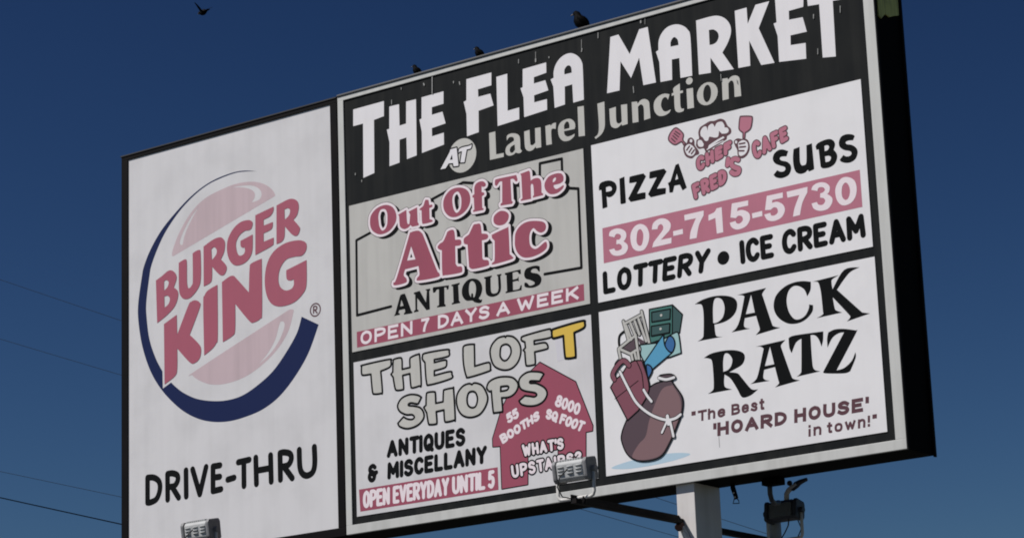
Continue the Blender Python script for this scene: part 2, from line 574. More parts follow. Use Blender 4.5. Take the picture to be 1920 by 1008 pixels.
# ---- burger restaurant cabinet (left)
bk = thing('restaurant_sign', 'white drive-thru burger restaurant sign cabinet in a black frame, left of the flea market sign', 'sign', ((uL + uM) / 2, 0, zBot))
bm = bmesh.new(); add_box(bm, uL + 0.01, uM - 0.012, 0.03, DEPTH - 0.02, zBot + 0.01, zTop - 0.01)
bm_obj('cabinet', bm, M['body'], bk)
pw0, pw1 = at(241.5, 400).x, at(620, 198).x
bz0, bz1 = at(635.5, 989.4).z, at(241, 300.6).z
bm = bmesh.new(); strip_frame(bm, uL, uM - 0.012, zBot - 0.01, zTop - 0.012, (pw0 - uL, uM - 0.012 - pw1, zTop - 0.012 - bz1, bz0 - zBot + 0.01), -0.02, 0.028)
bm_obj('frame', bm, M['framedark'], bk, bevel=0.006)
bkp = face_panel('sign_panel', [(pw0 - 0.03, bz0 - 0.03), (pw1 + 0.03, bz0 - 0.03), (pw1 + 0.03, bz1 + 0.03), (pw0 - 0.03, bz1 + 0.03)], M['white'], bk, -0.006, 0.02)
bm = bmesh.new(); add_box(bm, uL - 0.01, uM - 0.012, -0.03, DEPTH, zTop - 0.008, zTop + 0.012)
bm_obj('cap_flashing', bm, M['capdark'], bk, bevel=0.004)
BB = -0.006
letters = [
 ('c3', "16,29 70,-11~ 140,-66~ 190,-51~ 212,4~ 185,94 220,125~ 225,180~ 195,270~ 120,355~ 28,430"),
 ('c1', "282,670 310,650~ 345,635~ 358,665~ 360,850~ 375,908~ 405,880~ 415,830~ 413,580 440,560~ 475,547~ 488,575~ 491,800~ 470,900~ 400,990~ 340,1010~ 300,980~ 284,905~"),
 ('c1', "516,515 590,460~ 645,432~ 690,432~ 718,475~ 712,560~ 680,635 725,685~ 735,725~ 715,775~ 685,787~ 650,765~ 597,705 595,820~ 575,860~ 518,890"),
 ('c2', "275,300~ 262,345~ 235,362~ 200,368~ 150,410~ 118,480~ 125,560~ 150,600~ 185,590~ 202,560~ 198,522 180,525~ 162,510~ 160,462 275,400 272,550~ 240,630~ 180,680~ 110,692~ 60,650~ 33,560~ 40,450~ 90,350~ 160,285~ 230,265~ 265,275~"),
 ('c2', "300,220 472,138 470,180~ 440,228~ 378,262 378,318 465,283 462,330~ 440,360~ 378,390 378,470 473,430 472,475~ 455,510~ 300,595"),
 ('c2', "500,128 600,75~ 650,65~ 695,85~ 710,140~ 695,215~ 660,262 710,320~ 722,350~ 705,400~ 678,415~ 640,395~ 578,325 575,420~ 550,468~ 500,492"),
]
lh = [('c3', "93,38 112,24~ 137,45~ 125,90~ 93,125"), ('c3', "95,180 125,172~ 148,200~ 135,250~ 97,285"),
      ('c1', "590,540 615,520~ 640,545~ 635,590~ 595,643"), ('c2', "575,165 605,153~ 628,170~ 618,220~ 577,262")]
print_obj('lettering', [('logored', [poly(*a) for a in letters], [poly(*a) for a in lh], [])], bkp, BB - 0.006)
letters = [
 ('c3', "92,440 212,352 217,540 320,270~ 350,228~ 390,215~ 428,235~ 430,285~ 335,540 420,625~ 443,680~ 430,760~ 385,805~ 335,800~ 217,670 217,860~ 195,930~ 98,1008"),
 ('c3', "597,68 600,550~ 585,620~ 545,675~ 472,735 463,240~ 475,170~ 510,120~"),
 ('c4', "-60,407 0,362~ 35,352~ 60,370~ 172,495 178,290~ 195,245~ 282,205 285,660~ 270,720~ 215,752~ 175,740~ 54,594 54,812~ 32,867~ -52,921"),
 ('c4', "668,90~ 660,140~ 625,180~ 560,190~ 490,215~ 440,290~ 425,380~ 440,445~ 485,478~ 535,465~ 558,430~ 556,382 530,393~ 500,385~ 493,350~ 493,305 667,217 667,420~ 640,500~ 560,580~ 450,615~ 370,595~ 325,520~ 308,400~ 325,260~ 380,150~ 480,75~ 590,48~ 650,60~"),
]
print_obj('lettering', [('logored', [poly(*a) for a in letters], [], [])], bkp, BB - 0.006)
bun_top = poly('c5', "335,822 342,770~ 400,620~ 500,450~ 620,330~ 780,245~ 900,202~ 1020,187~ 1120,205~ 1190,250~ 1222,300~ 1212,315 345,827")
bun_h = [poly('c5', "415,730~ 402,712~ 415,660~ 450,580~ 500,490~ 565,400 520,480~ 470,580~ 440,660~ 428,720~"),
         poly('c5', "850,237 930,222~ 1020,220~ 1080,245~ 1105,290~ 1085,340~ 1020,365 1045,320~ 1040,275~ 990,245~ 920,235~")]
bun_bot = poly('c6', "470,600~ 500,560~ 1230,85 1262,85~ 1260,120~ 1225,250~ 1150,380~ 1050,490~ 930,585~ 820,640~ 700,672~ 600,670~ 520,640~")
bun_h.append(poly('c6', "1165,178~ 1190,185~ 1190,230~ 1150,330~ 1080,430~ 985,520 1060,430~ 1120,320~ 1150,210~"))
print_obj('bun_emblem', [('bun', [bun_top], bun_h[:2], [])], bkp, BB)
print_obj('bun_emblem', [('bun', [bun_bot], bun_h[2:], [])], bkp, BB)
print_obj('crescent_emblem', [('navy', [poly('c5', "1060,97 960,92~ 860,108~ 720,160~ 600,230~ 480,330~ 350,470~ 240,610~ 150,770~ 95,910~ 75,1008~ @c6 40,50~ 45,200~ 75,380~ 130,550~ 200,680~ 290,790~ 400,885~ 520,945~ 640,968~ 760,962~ 880,930~ 1020,870~ 1150,770~ 1270,620~ 1380,430~ 1462,203 1328,140 1290,270~ 1200,430~ 1100,570~ 980,680~ 860,760~ 740,797~ 620,803~ 500,785~ 400,740~ 340,695~ 300,657 235,705 232,570 180,470~ 130,320~ 108,150~ 105,30~ @c5 140,1008~ 160,900~ 220,740~ 290,600~ 400,440~ 520,310~ 640,215~ 760,155~ 880,112~ 970,100~")], [], [])], bkp, BB)
ring = [uz(*p) for p in smooth([(591.9 + 9.3 * math.cos(a), 580.7 + 11.8 * math.sin(a) - 1.5 * math.cos(a), True) for a in [2 * math.pi * k / 12 for k in range(12)]])]
rr = stroke(path('c4', "727,672 727,618 742,614~ 755,622~ 750,642~ 730,646"), 0.02) + stroke(path('c4', "738,646 757,672"), 0.02)
print_obj('registered_mark', [('brown', [], [], stroke(ring, 0.018, True) + rr)], bkp, BB)
dt = []
for s in ("95,410 95,665", "95,410 160,410~ 213,450~ 222,530~ 190,625~ 130,662~ 95,666", "302,635 300,372 350,365~ 400,385~ 405,440~ 370,495~ 310,505", "345,500 415,615",
          "490,335 493,603", "558,325 632,580 697,300", "840,283 768,295 768,548 850,528", "768,410 838,400", "920,430 985,410", "1028,252 1140,226", "1085,245 1087,495",
          "1208,205 1215,475", "1360,180 1367,450", "1215,338 1360,312", "1462,430 1457,158 1500,150~ 1560,165~ 1573,220~ 1540,280~ 1465,300", "1500,300 1583,415",
          "1655,125 1662,300~ 1690,370~ 1740,388~ 1795,350~ 1815,260~ 1810,95"):
    dt += stroke(path('c7', s), 0.083)
print_obj('lettering', [('ink', [], [], dt)], bkp, BB)
print_obj('scratch', [('scuff', [], [], stroke(path('px', "542,213 542,217"), 0.012))], bk, -0.022)
print_obj('scratch', [('scuff', [], [], stroke(path('px', "230,752 236,750.5"), 0.015))], bk, -0.022)

# ---- flea market cabinet (right)
fm = thing('flea_market_sign', 'black and white flea market sign cabinet with four shop panels, right of the drive-thru sign', 'sign', ((uM + uR) / 2, 0, zBot))
bm = bmesh.new(); add_box(bm, uM + 0.012, uR - 0.01, 0.028, DEPTH, zBot + 0.006, zTop - 0.01)
bm_obj('cabinet', bm, M['body'], fm, bevel=0.008)
bu0, bu1 = at(650, 500).x, at(1661, 500).x
hz0, hz1 = at(1684.3, 823.7).z, at(1080, 69).z
bu0 = at(644.8, 196).x; bu1 = at(1634, 200).x
bm = bmesh.new(); strip_frame(bm, uM, uR, zBot, zTop, (bu0 - uM, uR - bu1, zTop - hz1, hz0 - zBot), -0.016, 0.027)
bm_obj('border_frame', bm, M['metal'], fm, bevel=0.004)
bm = bmesh.new(); add_box(bm, uM - 0.005, uR + 0.02, -0.03, DEPTH + 0.01, zTop + 0.002, zTop + 0.03)
bm_obj('cap_flashing', bm, M['cap'], fm, bevel=0.01)
# thin dark trim between pale border and black side, and the side's edge angle
bm = bmesh.new(); add_box(bm, uR + 0.001, uR + 0.014, -0.012, 0.03, zBot, zTop)
add_box(bm, uR - 0.008, uR + 0.012, DEPTH - 0.03, DEPTH + 0.012, zBot - 0.01, zTop)
bm_obj('corner_trim', bm, M['framedark'], fm)
# olive plate near the top of the side
def side(px, py):
    r = ray(px, py)
    p = CAM + r * ((uR + 0.006 - CAM.x) / r.x)
    return p
zo = side(1672, 38).z
bm = bmesh.new()
pts = [Vector((uR - 0.004, 0.075, zTop - 0.02)), Vector((uR - 0.004, 0.56, zTop - 0.02)), Vector((uR - 0.004, 0.545, zo + 0.10)), Vector((uR - 0.004, 0.42, zo + 0.06)),
       Vector((uR - 0.004, 0.32, zo + 0.02)), Vector((uR - 0.004, 0.22, zo + 0.03)), Vector((uR - 0.004, 0.12, zo - 0.05)), Vector((uR - 0.004, 0.07, zo - 0.03))]
add_prism(bm, pts, Vector((0.014, 0, 0)))
o = bm_obj('side_patch', bm, M['olive'], fm)
o['label'] = 'faded olive patch at the top of the black side'
hd = face_panel('header_panel', [(bu0 - 0.03, hz0 - 0.02), (bu1 + 0.03, hz0 - 0.02), (bu1 + 0.03, hz1 + 0.02), (bu0 - 0.03, hz1 + 0.02)], M['black'], fm, 0.0, 0.02, 'black backing panel with white flea market heading')
HB = 0.0
T1 = [('f1', "62,280 352,200 352,342 258,378 262,878 158,925 155,412 62,437"),
      ('f1', "403,252 495,230 500,432 562,412 562,205 655,183 662,712 570,748 565,543 500,565 500,780 405,815 405,590 380,470 403,462"),
      ('f1', "708,165 915,108 915,225 805,258 805,330 905,300 935,410 805,455 807,533 918,498 920,610 712,690 710,490 688,375 708,365")]
T2 = [('f2', "77,365 325,298 325,425 192,465 195,540 315,508 347,625 198,678 200,890 83,932 78,710 50,590 77,575"),
      ('f2', "375,342 483,310 487,678 602,645 603,762 388,830"),
      ('f2', "637,265 870,198 872,300 748,345 748,408 862,375 892,475 750,525 752,595 878,562 880,668 652,742 645,545 615,455 637,445"),
      ('f2', "945,350 945,290~ 965,220~ 1010,155~ 1070,115~ 1130,108~ 1190,140~ 1225,195~ 1235,270~ 1245,568 1140,598 1130,415 1055,438 1057,615 955,650 942,440 915,368")]
T2h = [('f2', "1052,318 1052,270~ 1075,235~ 1100,228~ 1120,250~ 1125,300")]
T3 = [('f3', "145,295 235,268 360,485 465,210 560,183 652,800 512,830 465,525 375,750 258,565 247,888 108,920"),
      ('f3', "680,440 682,340~ 715,255~ 780,185~ 870,155~ 950,170~ 1005,215~ 1035,300~ 1055,725 925,750 912,528 828,545 832,770 703,795 690,575 652,460"),
      ('f3', "1098,113 1250,70~ 1340,60~ 1420,90~ 1475,160~ 1485,250~ 1450,360~ 1390,468 1518,652 1365,675 1258,525 1262,692 1130,712"),
      ('f4', "55,150 215,105 230,325 335,68 520,20 378,385 592,850 413,880 250,550 265,890 105,920"),
      ('f4', "598,-22 985,-112 980,95 785,150 788,270 972,235 1028,430 808,480 810,612 1012,582 1020,795 655,838 635,490 580,322 620,305"),
      ('f4', "1032,-22 1535,-142 1538,-12 1378,15 1420,765 1243,780 1195,60 1042,85")]
T3h = [('f3', "815,403 815,350~ 840,305~ 865,298~ 895,330~ 903,385"), ('f3', "1240,218 1290,212~ 1335,240~ 1350,290~ 1330,345~ 1290,375~ 1248,383")]
for A, H in ((T1, []), (T2, T2h), (T3, T3h)):
    print_obj('lettering', [('headwhite', [poly(*a) for a in A], [poly(*a) for a in H], [])], hd, HB)
L1 = [('l1', "132,540 222,515 235,850 345,828 345,885 145,930"),
      ('l1', "388,600 400,570~ 455,545~ 530,550~ 575,590~ 585,680~ 588,770~ 612,795 590,825~ 555,832~ 520,822 480,855~ 420,868~ 378,840~ 372,780~ 400,720~ 495,650 490,610~ 460,595~ 420,605~ 392,650"),
      ('l1', "642,518 720,493 730,680~ 745,715~ 775,710~ 805,680 800,470 880,455 890,745 815,760 810,735 765,785~ 710,800~ 665,770~ 650,700~"),
      ('l1', "950,438 1022,415 1028,435 1060,400~ 1105,388 1100,480 1060,475~ 1035,510~ 1045,700 965,715"),
      ('l1', "1375,480 1385,440~ 1375,385~ 1330,340~ 1270,335~ 1190,370~ 1145,430~ 1135,510~ 1155,600~ 1215,655~ 1300,645~ 1365,590~ 1375,548 1330,575~ 1270,590~ 1230,560~ 1222,512"),
      ('l1', "1418,160 1508,145 1525,578 1435,590")]
L1h = [('l1', "505,705 450,740~ 432,790~ 450,825~ 480,820~ 510,780"), ('l1', "1222,455 1225,420~ 1255,375~ 1285,380~ 1300,420~ 1300,468 1224,486")]
print_obj('lettering', [('greyletter', [poly(*a) for a in L1], [poly(*a) for a in L1h], [])], hd, HB)
def ell(cr, cx, cy, rx, ry, sk=0.0, n=20):
    c = CR[cr]
    return [uz(c[0] + (cx + rx * math.cos(2 * math.pi * k / n)) / c[2], c[1] + (cy + ry * math.sin(2 * math.pi * k / n) - sk * rx * math.cos(2 * math.pi * k / n)) / c[2]) for k in range(n)]
L2 = [poly('l2', s) for s in (
      "128,478 212,452 218,650~ 215,760~ 180,840~ 110,900 95,880 130,850~ 145,800~ 145,700~",
      "272,540 350,515 355,680~ 380,715~ 405,708~ 422,690 412,492 485,482 492,720 425,740 420,720 370,765~ 320,765~ 285,720~",
      "540,458 605,452 612,478 650,435~ 700,422~ 745,450~ 755,520~ 765,650 690,675 685,530~ 665,490~ 640,490~ 615,515 622,695 552,708",
      "975,432 995,365 930,358~ 860,390~ 810,460~ 812,560~ 860,620~ 930,620~ 990,585~ 1010,545 960,570~ 920,560~ 892,500~ 905,430~ 935,400~ 960,405~",
      "1022,355 1043,345 1043,290~ 1118,235 1120,325 1155,318 1155,345 1120,355 1125,500~ 1140,535~ 1168,535 1160,565~ 1110,582~ 1070,565~ 1055,510~ 1050,375 1020,385",
      "1198,302 1275,288 1288,525 1210,540",
      "1622,180 1690,170 1698,190 1740,150~ 1790,140~ 1830,165~ 1842,240~ 1855,385 1775,398 1768,250~ 1750,205~ 1725,205~ 1700,235 1705,420 1632,438")]
L2 += [ell('l2', 1232, 205, 40, 42, 0.2), ell('l2', 1448, 358, 125, 137, 0.2)]
print_obj('lettering', [('greyletter', L2, [ell('l2', 1446, 355, 48, 105, 0.2)], [])], hd, HB)
ctr = Vector(uz(866.7, 291.5))
disc = [(ctr.x + 0.212 * math.cos(a), ctr.y + 0.212 * math.sin(a)) for a in [2 * math.pi * k / 32 for k in range(32)]]
at_l = [poly('a1', "410,460 515,432 548,740 465,752 455,695 380,700 325,785 238,803 395,510"),
        poly('a1', "560,455 620,425~ 730,400~ 775,375 765,430~ 740,450~ 690,460 650,680 580,685 610,490 565,500 548,520")]
print_obj('round_emblem', [('greyletter', [disc], [], []), ('ink', at_l, [], outline(at_l, 0.017)), ('headwhite', at_l, [poly('a1', "437,545 400,640 448,635")], [])], hd, HB)
# droppings and scuffs on the black header
dr = []
for s, w_ in (("811,131 811,176", .022), ("795,157 796,160", .03), ("735,188 735,196", .016), ("1005,111 1005,116", .03), ("1005,98 1005,111", .012), ("1092,92 1091,97", .022), ("1091,75 1091,92", .01),
              ("862,154 863,159", .022), ("851,153 851,156", .02), ("1202,40 1202,43", .03), ("1188,163 1189,174", .018), ("973,112 973,119", .016), ("1352,140 1353,152", .014), ("1122,62 1122,72", .016),
              ("1526,28 1526,35", .02), ("1576,12 1576,24", .014), ("1534,92 1534,102", .014), ("667,325 667,328", .02), ("679,338 679,341", .018), ("753,165 753,168", .016), ("1030,107 1030,109", .02),
              ("1210,36 1210,46", .008), ("1382,150 1383,157", .016)):
    dr += stroke(path('px', s), w_ * 0.6)
print_obj('bird_dropping_streaks', [('dropping', [], [], dr)], hd, HB - 0.009)['kind'] = 'stuff'
print_obj('flashing_drip', [('dropping', [], [], stroke(path('px', "811,130 811,133"), .01) + stroke(path('px', "1197.5,24 1198,27"), .02) + stroke(path('px', "938,99 938,102"), .015))], fm, -0.017)['kind'] = 'stuff'

def tenant(pts, m, label):
    p = [uz(*q) for q in pts]
    # straighten to the sign's own axes, keeping the traced extents
    x0 = (p[0][0] + p[3][0]) / 2; x1 = (p[1][0] + p[2][0]) / 2
    z1 = (p[0][1] + p[1][1]) / 2; z0 = (p[2][1] + p[3][1]) / 2
    return face_panel('shop_panel', [(x0, z0), (x1, z0), (x1, z1), (x0, z1)], M[m], fm, -0.008, -0.0005, label)

TB = -0.008
# ---- attic antiques panel
p1 = tenant([(657, 385.6), (1094, 279), (1107.2, 570.8), (659.4, 658.8)], 'grey', 'grey panel for an antiques shop with red lettering')
hs = []
for s in ("734,574.4 670.4,591 669,450.7 868.7,342.5 1085,354 1091,502 1022,514", "1013,340 1013,306.8 1054,298 1055,328"):
    hs += stroke(path('px', s), 0.036)
print_obj('house_outline', [('ink', [], [], hs)], p1, TB)
OA = [('o1', "135,600~ 150,500~ 220,400~ 320,335~ 430,315~ 530,360~ 585,470~ 580,600~ 500,730~ 400,800~ 290,820~ 190,770~ 145,690~"),
      ('o1', "615,485 760,400 772,600~ 790,642~ 812,640 825,480 797,430 945,355 955,610 975,640 960,668~ 860,690 830,660 790,705~ 720,730~ 655,690~ 640,600~ 635,505"),
      ('o1', "985,385 1050,330~ 1070,270~ 1090,225 1140,230 1155,320 1200,310~ 1205,345~ 1155,370 1160,560 1205,575~ 1200,605~ 1060,640~ 1030,610~ 1020,405 987,405"),
      ('o2', "88,540~ 110,440~ 180,350~ 270,312~ 370,318~ 440,370~ 465,470~ 440,570~ 370,660~ 270,715~ 180,710~ 110,640~"),
      ('o2', "495,420 520,400 520,310~ 545,255~ 600,225~ 650,228~ 680,265~ 665,295~ 630,300~ 622,280~ 620,370 655,380 660,405 625,430 630,590 650,600 645,620 505,648 500,625 520,615 512,450 492,445"),
      ('o2', "805,215 840,190~ 1100,135 1118,205~ 1095,225~ 1060,190~ 1020,195 1035,490 1055,510 1040,535 885,560 880,540 905,515 905,225 870,230~ 830,285~ 805,270~"),
      ('o2', "1155,120 1275,75 1290,95 1300,215 1345,185~ 1410,180~ 1445,230~ 1450,380 1475,395 1470,415 1330,450 1330,430 1345,415 1335,280~ 1310,260~ 1300,290 1305,445 1310,465 1165,495 1160,480 1185,460 1170,150"),
      ('o2', "1755,190~ 1750,150~ 1720,115~ 1650,115~ 1560,150~ 1510,210~ 1490,280~ 1510,350~ 1570,400~ 1660,390~ 1730,340~ 1760,290~ 1745,280~ 1700,310~ 1650,330~ 1620,300~ 1620,275 1700,255~ 1745,225~"),
      ('o3', "250,315 290,300~ 340,295~ 375,320~ 400,370~ 530,700~ 555,735~ 545,780~ 340,818~ 325,790~ 350,755~ 340,665 200,700 185,760~ 215,800~ 205,840~ 90,868~ 78,835~ 110,790~ 240,350~"),
      ('o3', "540,465~ 565,430~ 600,405~ 630,340~ 650,300~ 710,290~ 725,390 780,390~ 790,430~ 770,450~ 725,455 730,640 750,668~ 790,670~ 800,705~ 780,735~ 620,762~ 590,740~ 585,500 555,490~"),
      ('o4', "-64,462~ -40,430~ 0,400~ 30,340~ 60,280~ 90,270~ 145,272~ 162,390 225,395~ 245,425~ 225,460~ 165,475 172,700 190,720~ 240,725~ 255,760~ 235,795~ 60,835~ 10,815~ 2,780~ -16,528 -58,516~"),
      ('o4', "290,420~ 300,400~ 480,315~ 500,330~ 515,650 545,675~ 545,710~ 310,778~ 298,755~ 325,715~ 325,480 295,450~"),
      ('o4', "310,215~ 325,160~ 390,108~ 460,110~ 502,150~ 495,215~ 450,270~ 380,288~ 325,265~"),
      ('o4', "580,480~ 590,380~ 650,290~ 740,240~ 850,230~ 940,245~ 972,290~ 960,350~ 910,378~ 860,360~ 815,322~ 775,370~ 762,450~ 775,540~ 820,580~ 870,570~ 960,495~ 985,520~ 975,580~ 900,640~ 790,685~ 690,690~ 620,640~ 585,560~")]
OH = [('o1', "435,540~ 430,460~ 405,400~ 360,385~ 310,410~ 280,500~ 285,600~ 300,690~ 345,755~ 400,720~ 430,640~"),
      ('o2', "215,500~ 225,420~ 260,375~ 300,370~ 335,440~ 340,530~ 325,610~ 275,660~ 235,610~"),
      ('o2', "1605,240 1610,195~ 1640,170~ 1650,190~ 1635,220~"), ('o3', "263,458 308,595 220,608")]
for sl, hh in ((slice(0, 3), OH[:1]), (slice(3, 5), OH[1:2]), (slice(5, 8), OH[2:3]), (slice(8, 14), OH[3:])):
    A = [poly(*a) for a in OA[sl]]
    H = [poly(*a) for a in hh]
    r = 0.031
    print_obj('lettering', [('ink', shift(A, 0.052, -0.034), shift(H, 0.052, -0.034), shift(outline(A + H, r), 0.052, -0.034)),
                            ('ink', A, H, outline(A + H, r + 0.006)),
                            ('outline', A, H, outline(A + H, r)),
                            ('red', A, H, [])], p1, TB - 0.003)
AQ = [poly('q1', s) for s in (
    "60,655 75,630 130,425~ 145,400~ 180,388~ 200,405~ 270,595 285,605 280,622 180,638 180,622 195,605 190,570 125,585 115,615 135,628 130,640",
    "298,375 370,352 445,490 455,350 440,345 440,335 495,325 497,345 485,355 492,575 450,585 340,440 340,575 358,585 355,600 300,612 300,595 318,580 315,395 300,395",
    "525,330 530,310 720,285 715,330~ 695,340 690,315~ 665,312 668,510 682,520 680,540 578,552 578,535 600,525 600,335 575,340~ 555,370~ 530,375",
    "750,280 850,255 848,275 832,285 842,475 857,485 855,498 755,518 755,500 775,490 768,300 750,295",
    "875,350~ 895,280~ 950,220~ 1010,205~ 1070,220~ 1110,270~ 1120,340~ 1100,410~ 1080,440~ 1100,460~ 1118,455~ 1110,490~ 1080,500~ 1030,490~ 1000,470~ 930,470~ 885,420~",
    "1142,190 1235,168 1235,185 1220,195 1225,350~ 1250,385~ 1300,370~ 1315,320 1308,180 1295,170 1295,160 1350,148 1350,165 1338,175 1345,330~ 1310,400~ 1240,425~ 1180,405~ 1160,350~ 1158,210 1142,205",
    "1390,140 1580,95 1585,150 1560,150~ 1540,125~ 1485,135 1487,220 1540,205 1555,180 1560,240 1540,232 1487,245 1490,345 1560,330~ 1580,290~ 1595,285 1592,345 1400,382 1400,365 1418,355 1410,165 1392,160",
    "1810,60 1812,120 1795,118~ 1770,90~ 1730,90~ 1705,115~ 1720,135~ 1790,150~ 1830,200~ 1815,270~ 1750,310~ 1690,318~ 1640,310~ 1625,290~ 1630,255~ 1660,260~ 1690,290~ 1740,275~ 1745,250~ 1700,225~ 1640,205~ 1622,150~ 1645,90~ 1710,60~ 1770,50~")]
print_obj('lettering', [('ink', AQ, [poly('q1', "150,460 175,530 135,540"), poly('q1', "960,330~ 970,260~ 1000,235~ 1035,270~ 1045,340~ 1030,420~ 1012,430 1010,390~ 990,385~ 985,430 965,390~")], [])], p1, TB)
band = print_obj('opening_hours_band', [('red', [poly('px', "669.7,622 1095.4,532.2 1096.5,563.4 670.4,651.5")], [], [])], p1, TB)
for one in (('OPEN', 60, 325), ('7', 370, 412), ('DAYS', 455, 718), ('A', 755, 822), ('WEEK', 860, 1175)):
    print_obj('lettering', [('outline', [], [], set_line('o6', (60, 903, 973, 1175, 670, 737), [one], 0.036, 34))], p1, TB - 0.006)

# ---- loft shops panel
p2 = tenant([(662, 678.9), (1108.2, 590.6), (1123, 897.5), (671.8, 966.3)], 'white', 'white panel for the loft shops with a red barn')
barn = poly('b1', "395,38 665,185 795,515 793,552 742,562 742,885 540,920 536,690 303,738 303,957 110,990 98,668 42,672 40,612 105,395 170,260")
print_obj('barn_emblem', [('ink', [barn], [], outline([barn], 0.013)), ('red', [barn], [], [])], p2, TB)
S1 = [poly('s1', s) for s in (
    "60,420~ 75,405~ 280,360~ 297,375~ 290,420~ 215,455 228,620~ 215,635~ 165,640~ 148,620~ 135,480 75,488~ 60,475~",
    "315,375~ 325,358~ 370,347~ 386,362~ 388,440 452,425 450,360~ 465,340~ 515,320~ 530,340~ 542,560~ 525,575~ 470,590~ 458,570~ 450,475 392,490 400,590~ 390,605~ 345,610~ 330,590~ 315,505 297,480 312,462",
    "553,335~ 575,310~ 750,280~ 768,300~ 760,335~ 648,362 648,385 735,365~ 748,385~ 735,425~ 648,452 648,490 775,458~ 790,480~ 783,515~ 615,565~ 585,545~ 572,385 553,360~",
    "890,250~ 965,238~ 972,260~ 975,415 1080,385~ 1100,400~ 1102,435~ 1090,455~ 930,505~ 905,490~ 885,400~ 880,300~",
    "1100,320~ 1110,250~ 1160,190~ 1215,172 1225,182 1235,170~ 1290,180~ 1335,230~ 1348,300~ 1325,380~ 1270,435~ 1200,445~ 1130,410~",
    "1352,190~ 1375,170~ 1560,118~ 1590,125~ 1595,180~ 1455,210 1457,238 1545,225~ 1568,265~ 1545,280~ 1460,300 1465,390~ 1450,405~ 1400,412~ 1388,395~ 1380,300 1368,285 1385,265 1380,220 1355,208~")]
S1h = [poly('s1', "1180,310~ 1190,255~ 1230,238~ 1262,260~ 1268,310~ 1240,360~ 1210,370~ 1185,345~")]
lw = 0.0125
print_obj('lettering', [('greyletter', S1, S1h, []), ('ink', [], [], outline(S1 + S1h, lw))], p2, TB - 0.002)
S2 = [poly('t2', s) for s in (
    "378,398 330,372~ 240,368~ 150,410~ 103,490~ 125,560~ 200,600~ 270,600~ 297,630~ 270,655~ 215,650~ 170,625 105,700 130,740~ 220,762~ 330,725~ 400,650~ 405,580~ 365,520~ 290,500~ 235,495~ 228,478~ 260,464~ 320,475~ 342,472",
    "436,370~ 455,342~ 525,335~ 540,355~ 545,468 630,450 635,330~ 650,310~ 740,292~ 752,315~ 770,640~ 755,665~ 670,685~ 648,665~ 640,545 550,565 558,690~ 540,710~ 480,715~ 460,700~ 440,580 405,515 432,490",
    "785,440~ 800,350~ 860,270~ 930,240~ 965,252 1000,232~ 1080,260~ 1130,340~ 1148,420~ 1115,520~ 1050,600~ 950,632~ 860,610~ 805,540~",
    "1140,270~ 1165,220~ 1230,180~ 1320,160~ 1430,168~ 1490,220~ 1500,280~ 1465,350~ 1400,395~ 1310,405 1322,555~ 1305,568~ 1230,578~ 1212,560~ 1190,325 1165,330~ 1140,300~",
    "1800,130 1750,212 1665,208~ 1638,215~ 1645,235~ 1720,240~ 1810,290~ 1838,360~ 1800,440~ 1720,490~ 1620,500~ 1540,480~ 1512,440 1580,380 1640,387~ 1690,393~ 1718,370~ 1690,345~ 1580,325~ 1525,290~ 1510,210~ 1545,150~ 1620,105~ 1720,102~ 1775,112~")]
S2h = [poly('t2', "908,420~ 925,350~ 970,330~ 1010,350~ 1030,420~ 1010,500~ 965,520~ 920,490~"), poly('t2', "1300,275 1370,268~ 1392,282~ 1370,315~ 1298,330")]
print_obj('lettering', [('greyletter', S2, S2h, []), ('ink', [], [], outline(S2 + S2h, lw))], p2, TB - 0.008)
print_obj('patch', [('ghost', [poly('px', "1040,625 1086,615 1087,650 1076,655 1075,668 1046,678")], [], [])], p2, TB)
YT = [poly('s1', "1600,135~ 1615,115~ 1840,50~ 1865,65~ 1858,105~ 1780,145 1792,325~ 1780,345~ 1720,352~ 1705,330~ 1692,170 1615,190~ 1600,170~")]
print_obj('replacement_letter', [('yellow', YT, [], []), ('ink', [], [], outline(YT, 0.015))], p2, TB - 0.009, 'bright yellow replacement letter T with black outline')
st = []
for t, q in (("55", "135,430 222,375 242,450 155,503"), ("BOOTHS", "85,590 385,395 400,465 115,655"), ("8000", "530,275 712,350 690,440 505,365"), ("SQ FOOT", "450,380 745,485 715,565 437,460")):
    print_obj('lettering', [('outline', [], [], stroke_word(t, 'b1', q, 0.034, 34))], p2, TB - 0.008)
for t, q in (("WHAT'S", "248,648 580,590 590,700 262,762"), ("UPSTAIRS?", "165,805 715,690 727,800 180,925")):
    print_obj('lettering', [('ink', [], [], stroke_word(t, 'b1', q, 0.068, 44, 0.068)), ('outline', [], [], stroke_word(t, 'b1', q, 0.034, 44, 0.068))], p2, TB - 0.008)
for t, q in (("ANTIQUES", "322,205 1172,55 1172,258 322,395"), ("&", "112,465 228,438 228,640 118,665"), ("MISCELLANY", "328,440 1405,252 1405,450 328,628")):
    print_obj('lettering', [('ink', [], [], stroke_word(t, 'm1', q, 0.056, 40))], p2, TB)
print_obj('opening_hours_band', [('red', [poly('m1', "22,732 1520,490 1530,735 38,970")], [], [])], p2, TB)
st = []
def on(x, a, b):
    return a[1] + (b[1] - a[1]) * (x - a[0]) / (b[0] - a[0])
for t, x0, x1 in (("OPEN", 65, 357), ("EVERYDAY", 388, 998), ("UNTIL", 1028, 1388), ("5", 1415, 1488)):
    q = "%f,%f %f,%f %f,%f %f,%f" % (x0, on(x0, (65, 748), (1485, 518)), x1, on(x1, (65, 748), (1485, 518)), x1, on(x1, (65, 938), (1485, 716)), x0, on(x0, (65, 938), (1485, 716)))
    print_obj('lettering', [('outline', [], [], stroke_word(t, 'm1', q, 0.044, 36))], p2, TB - 0.004)

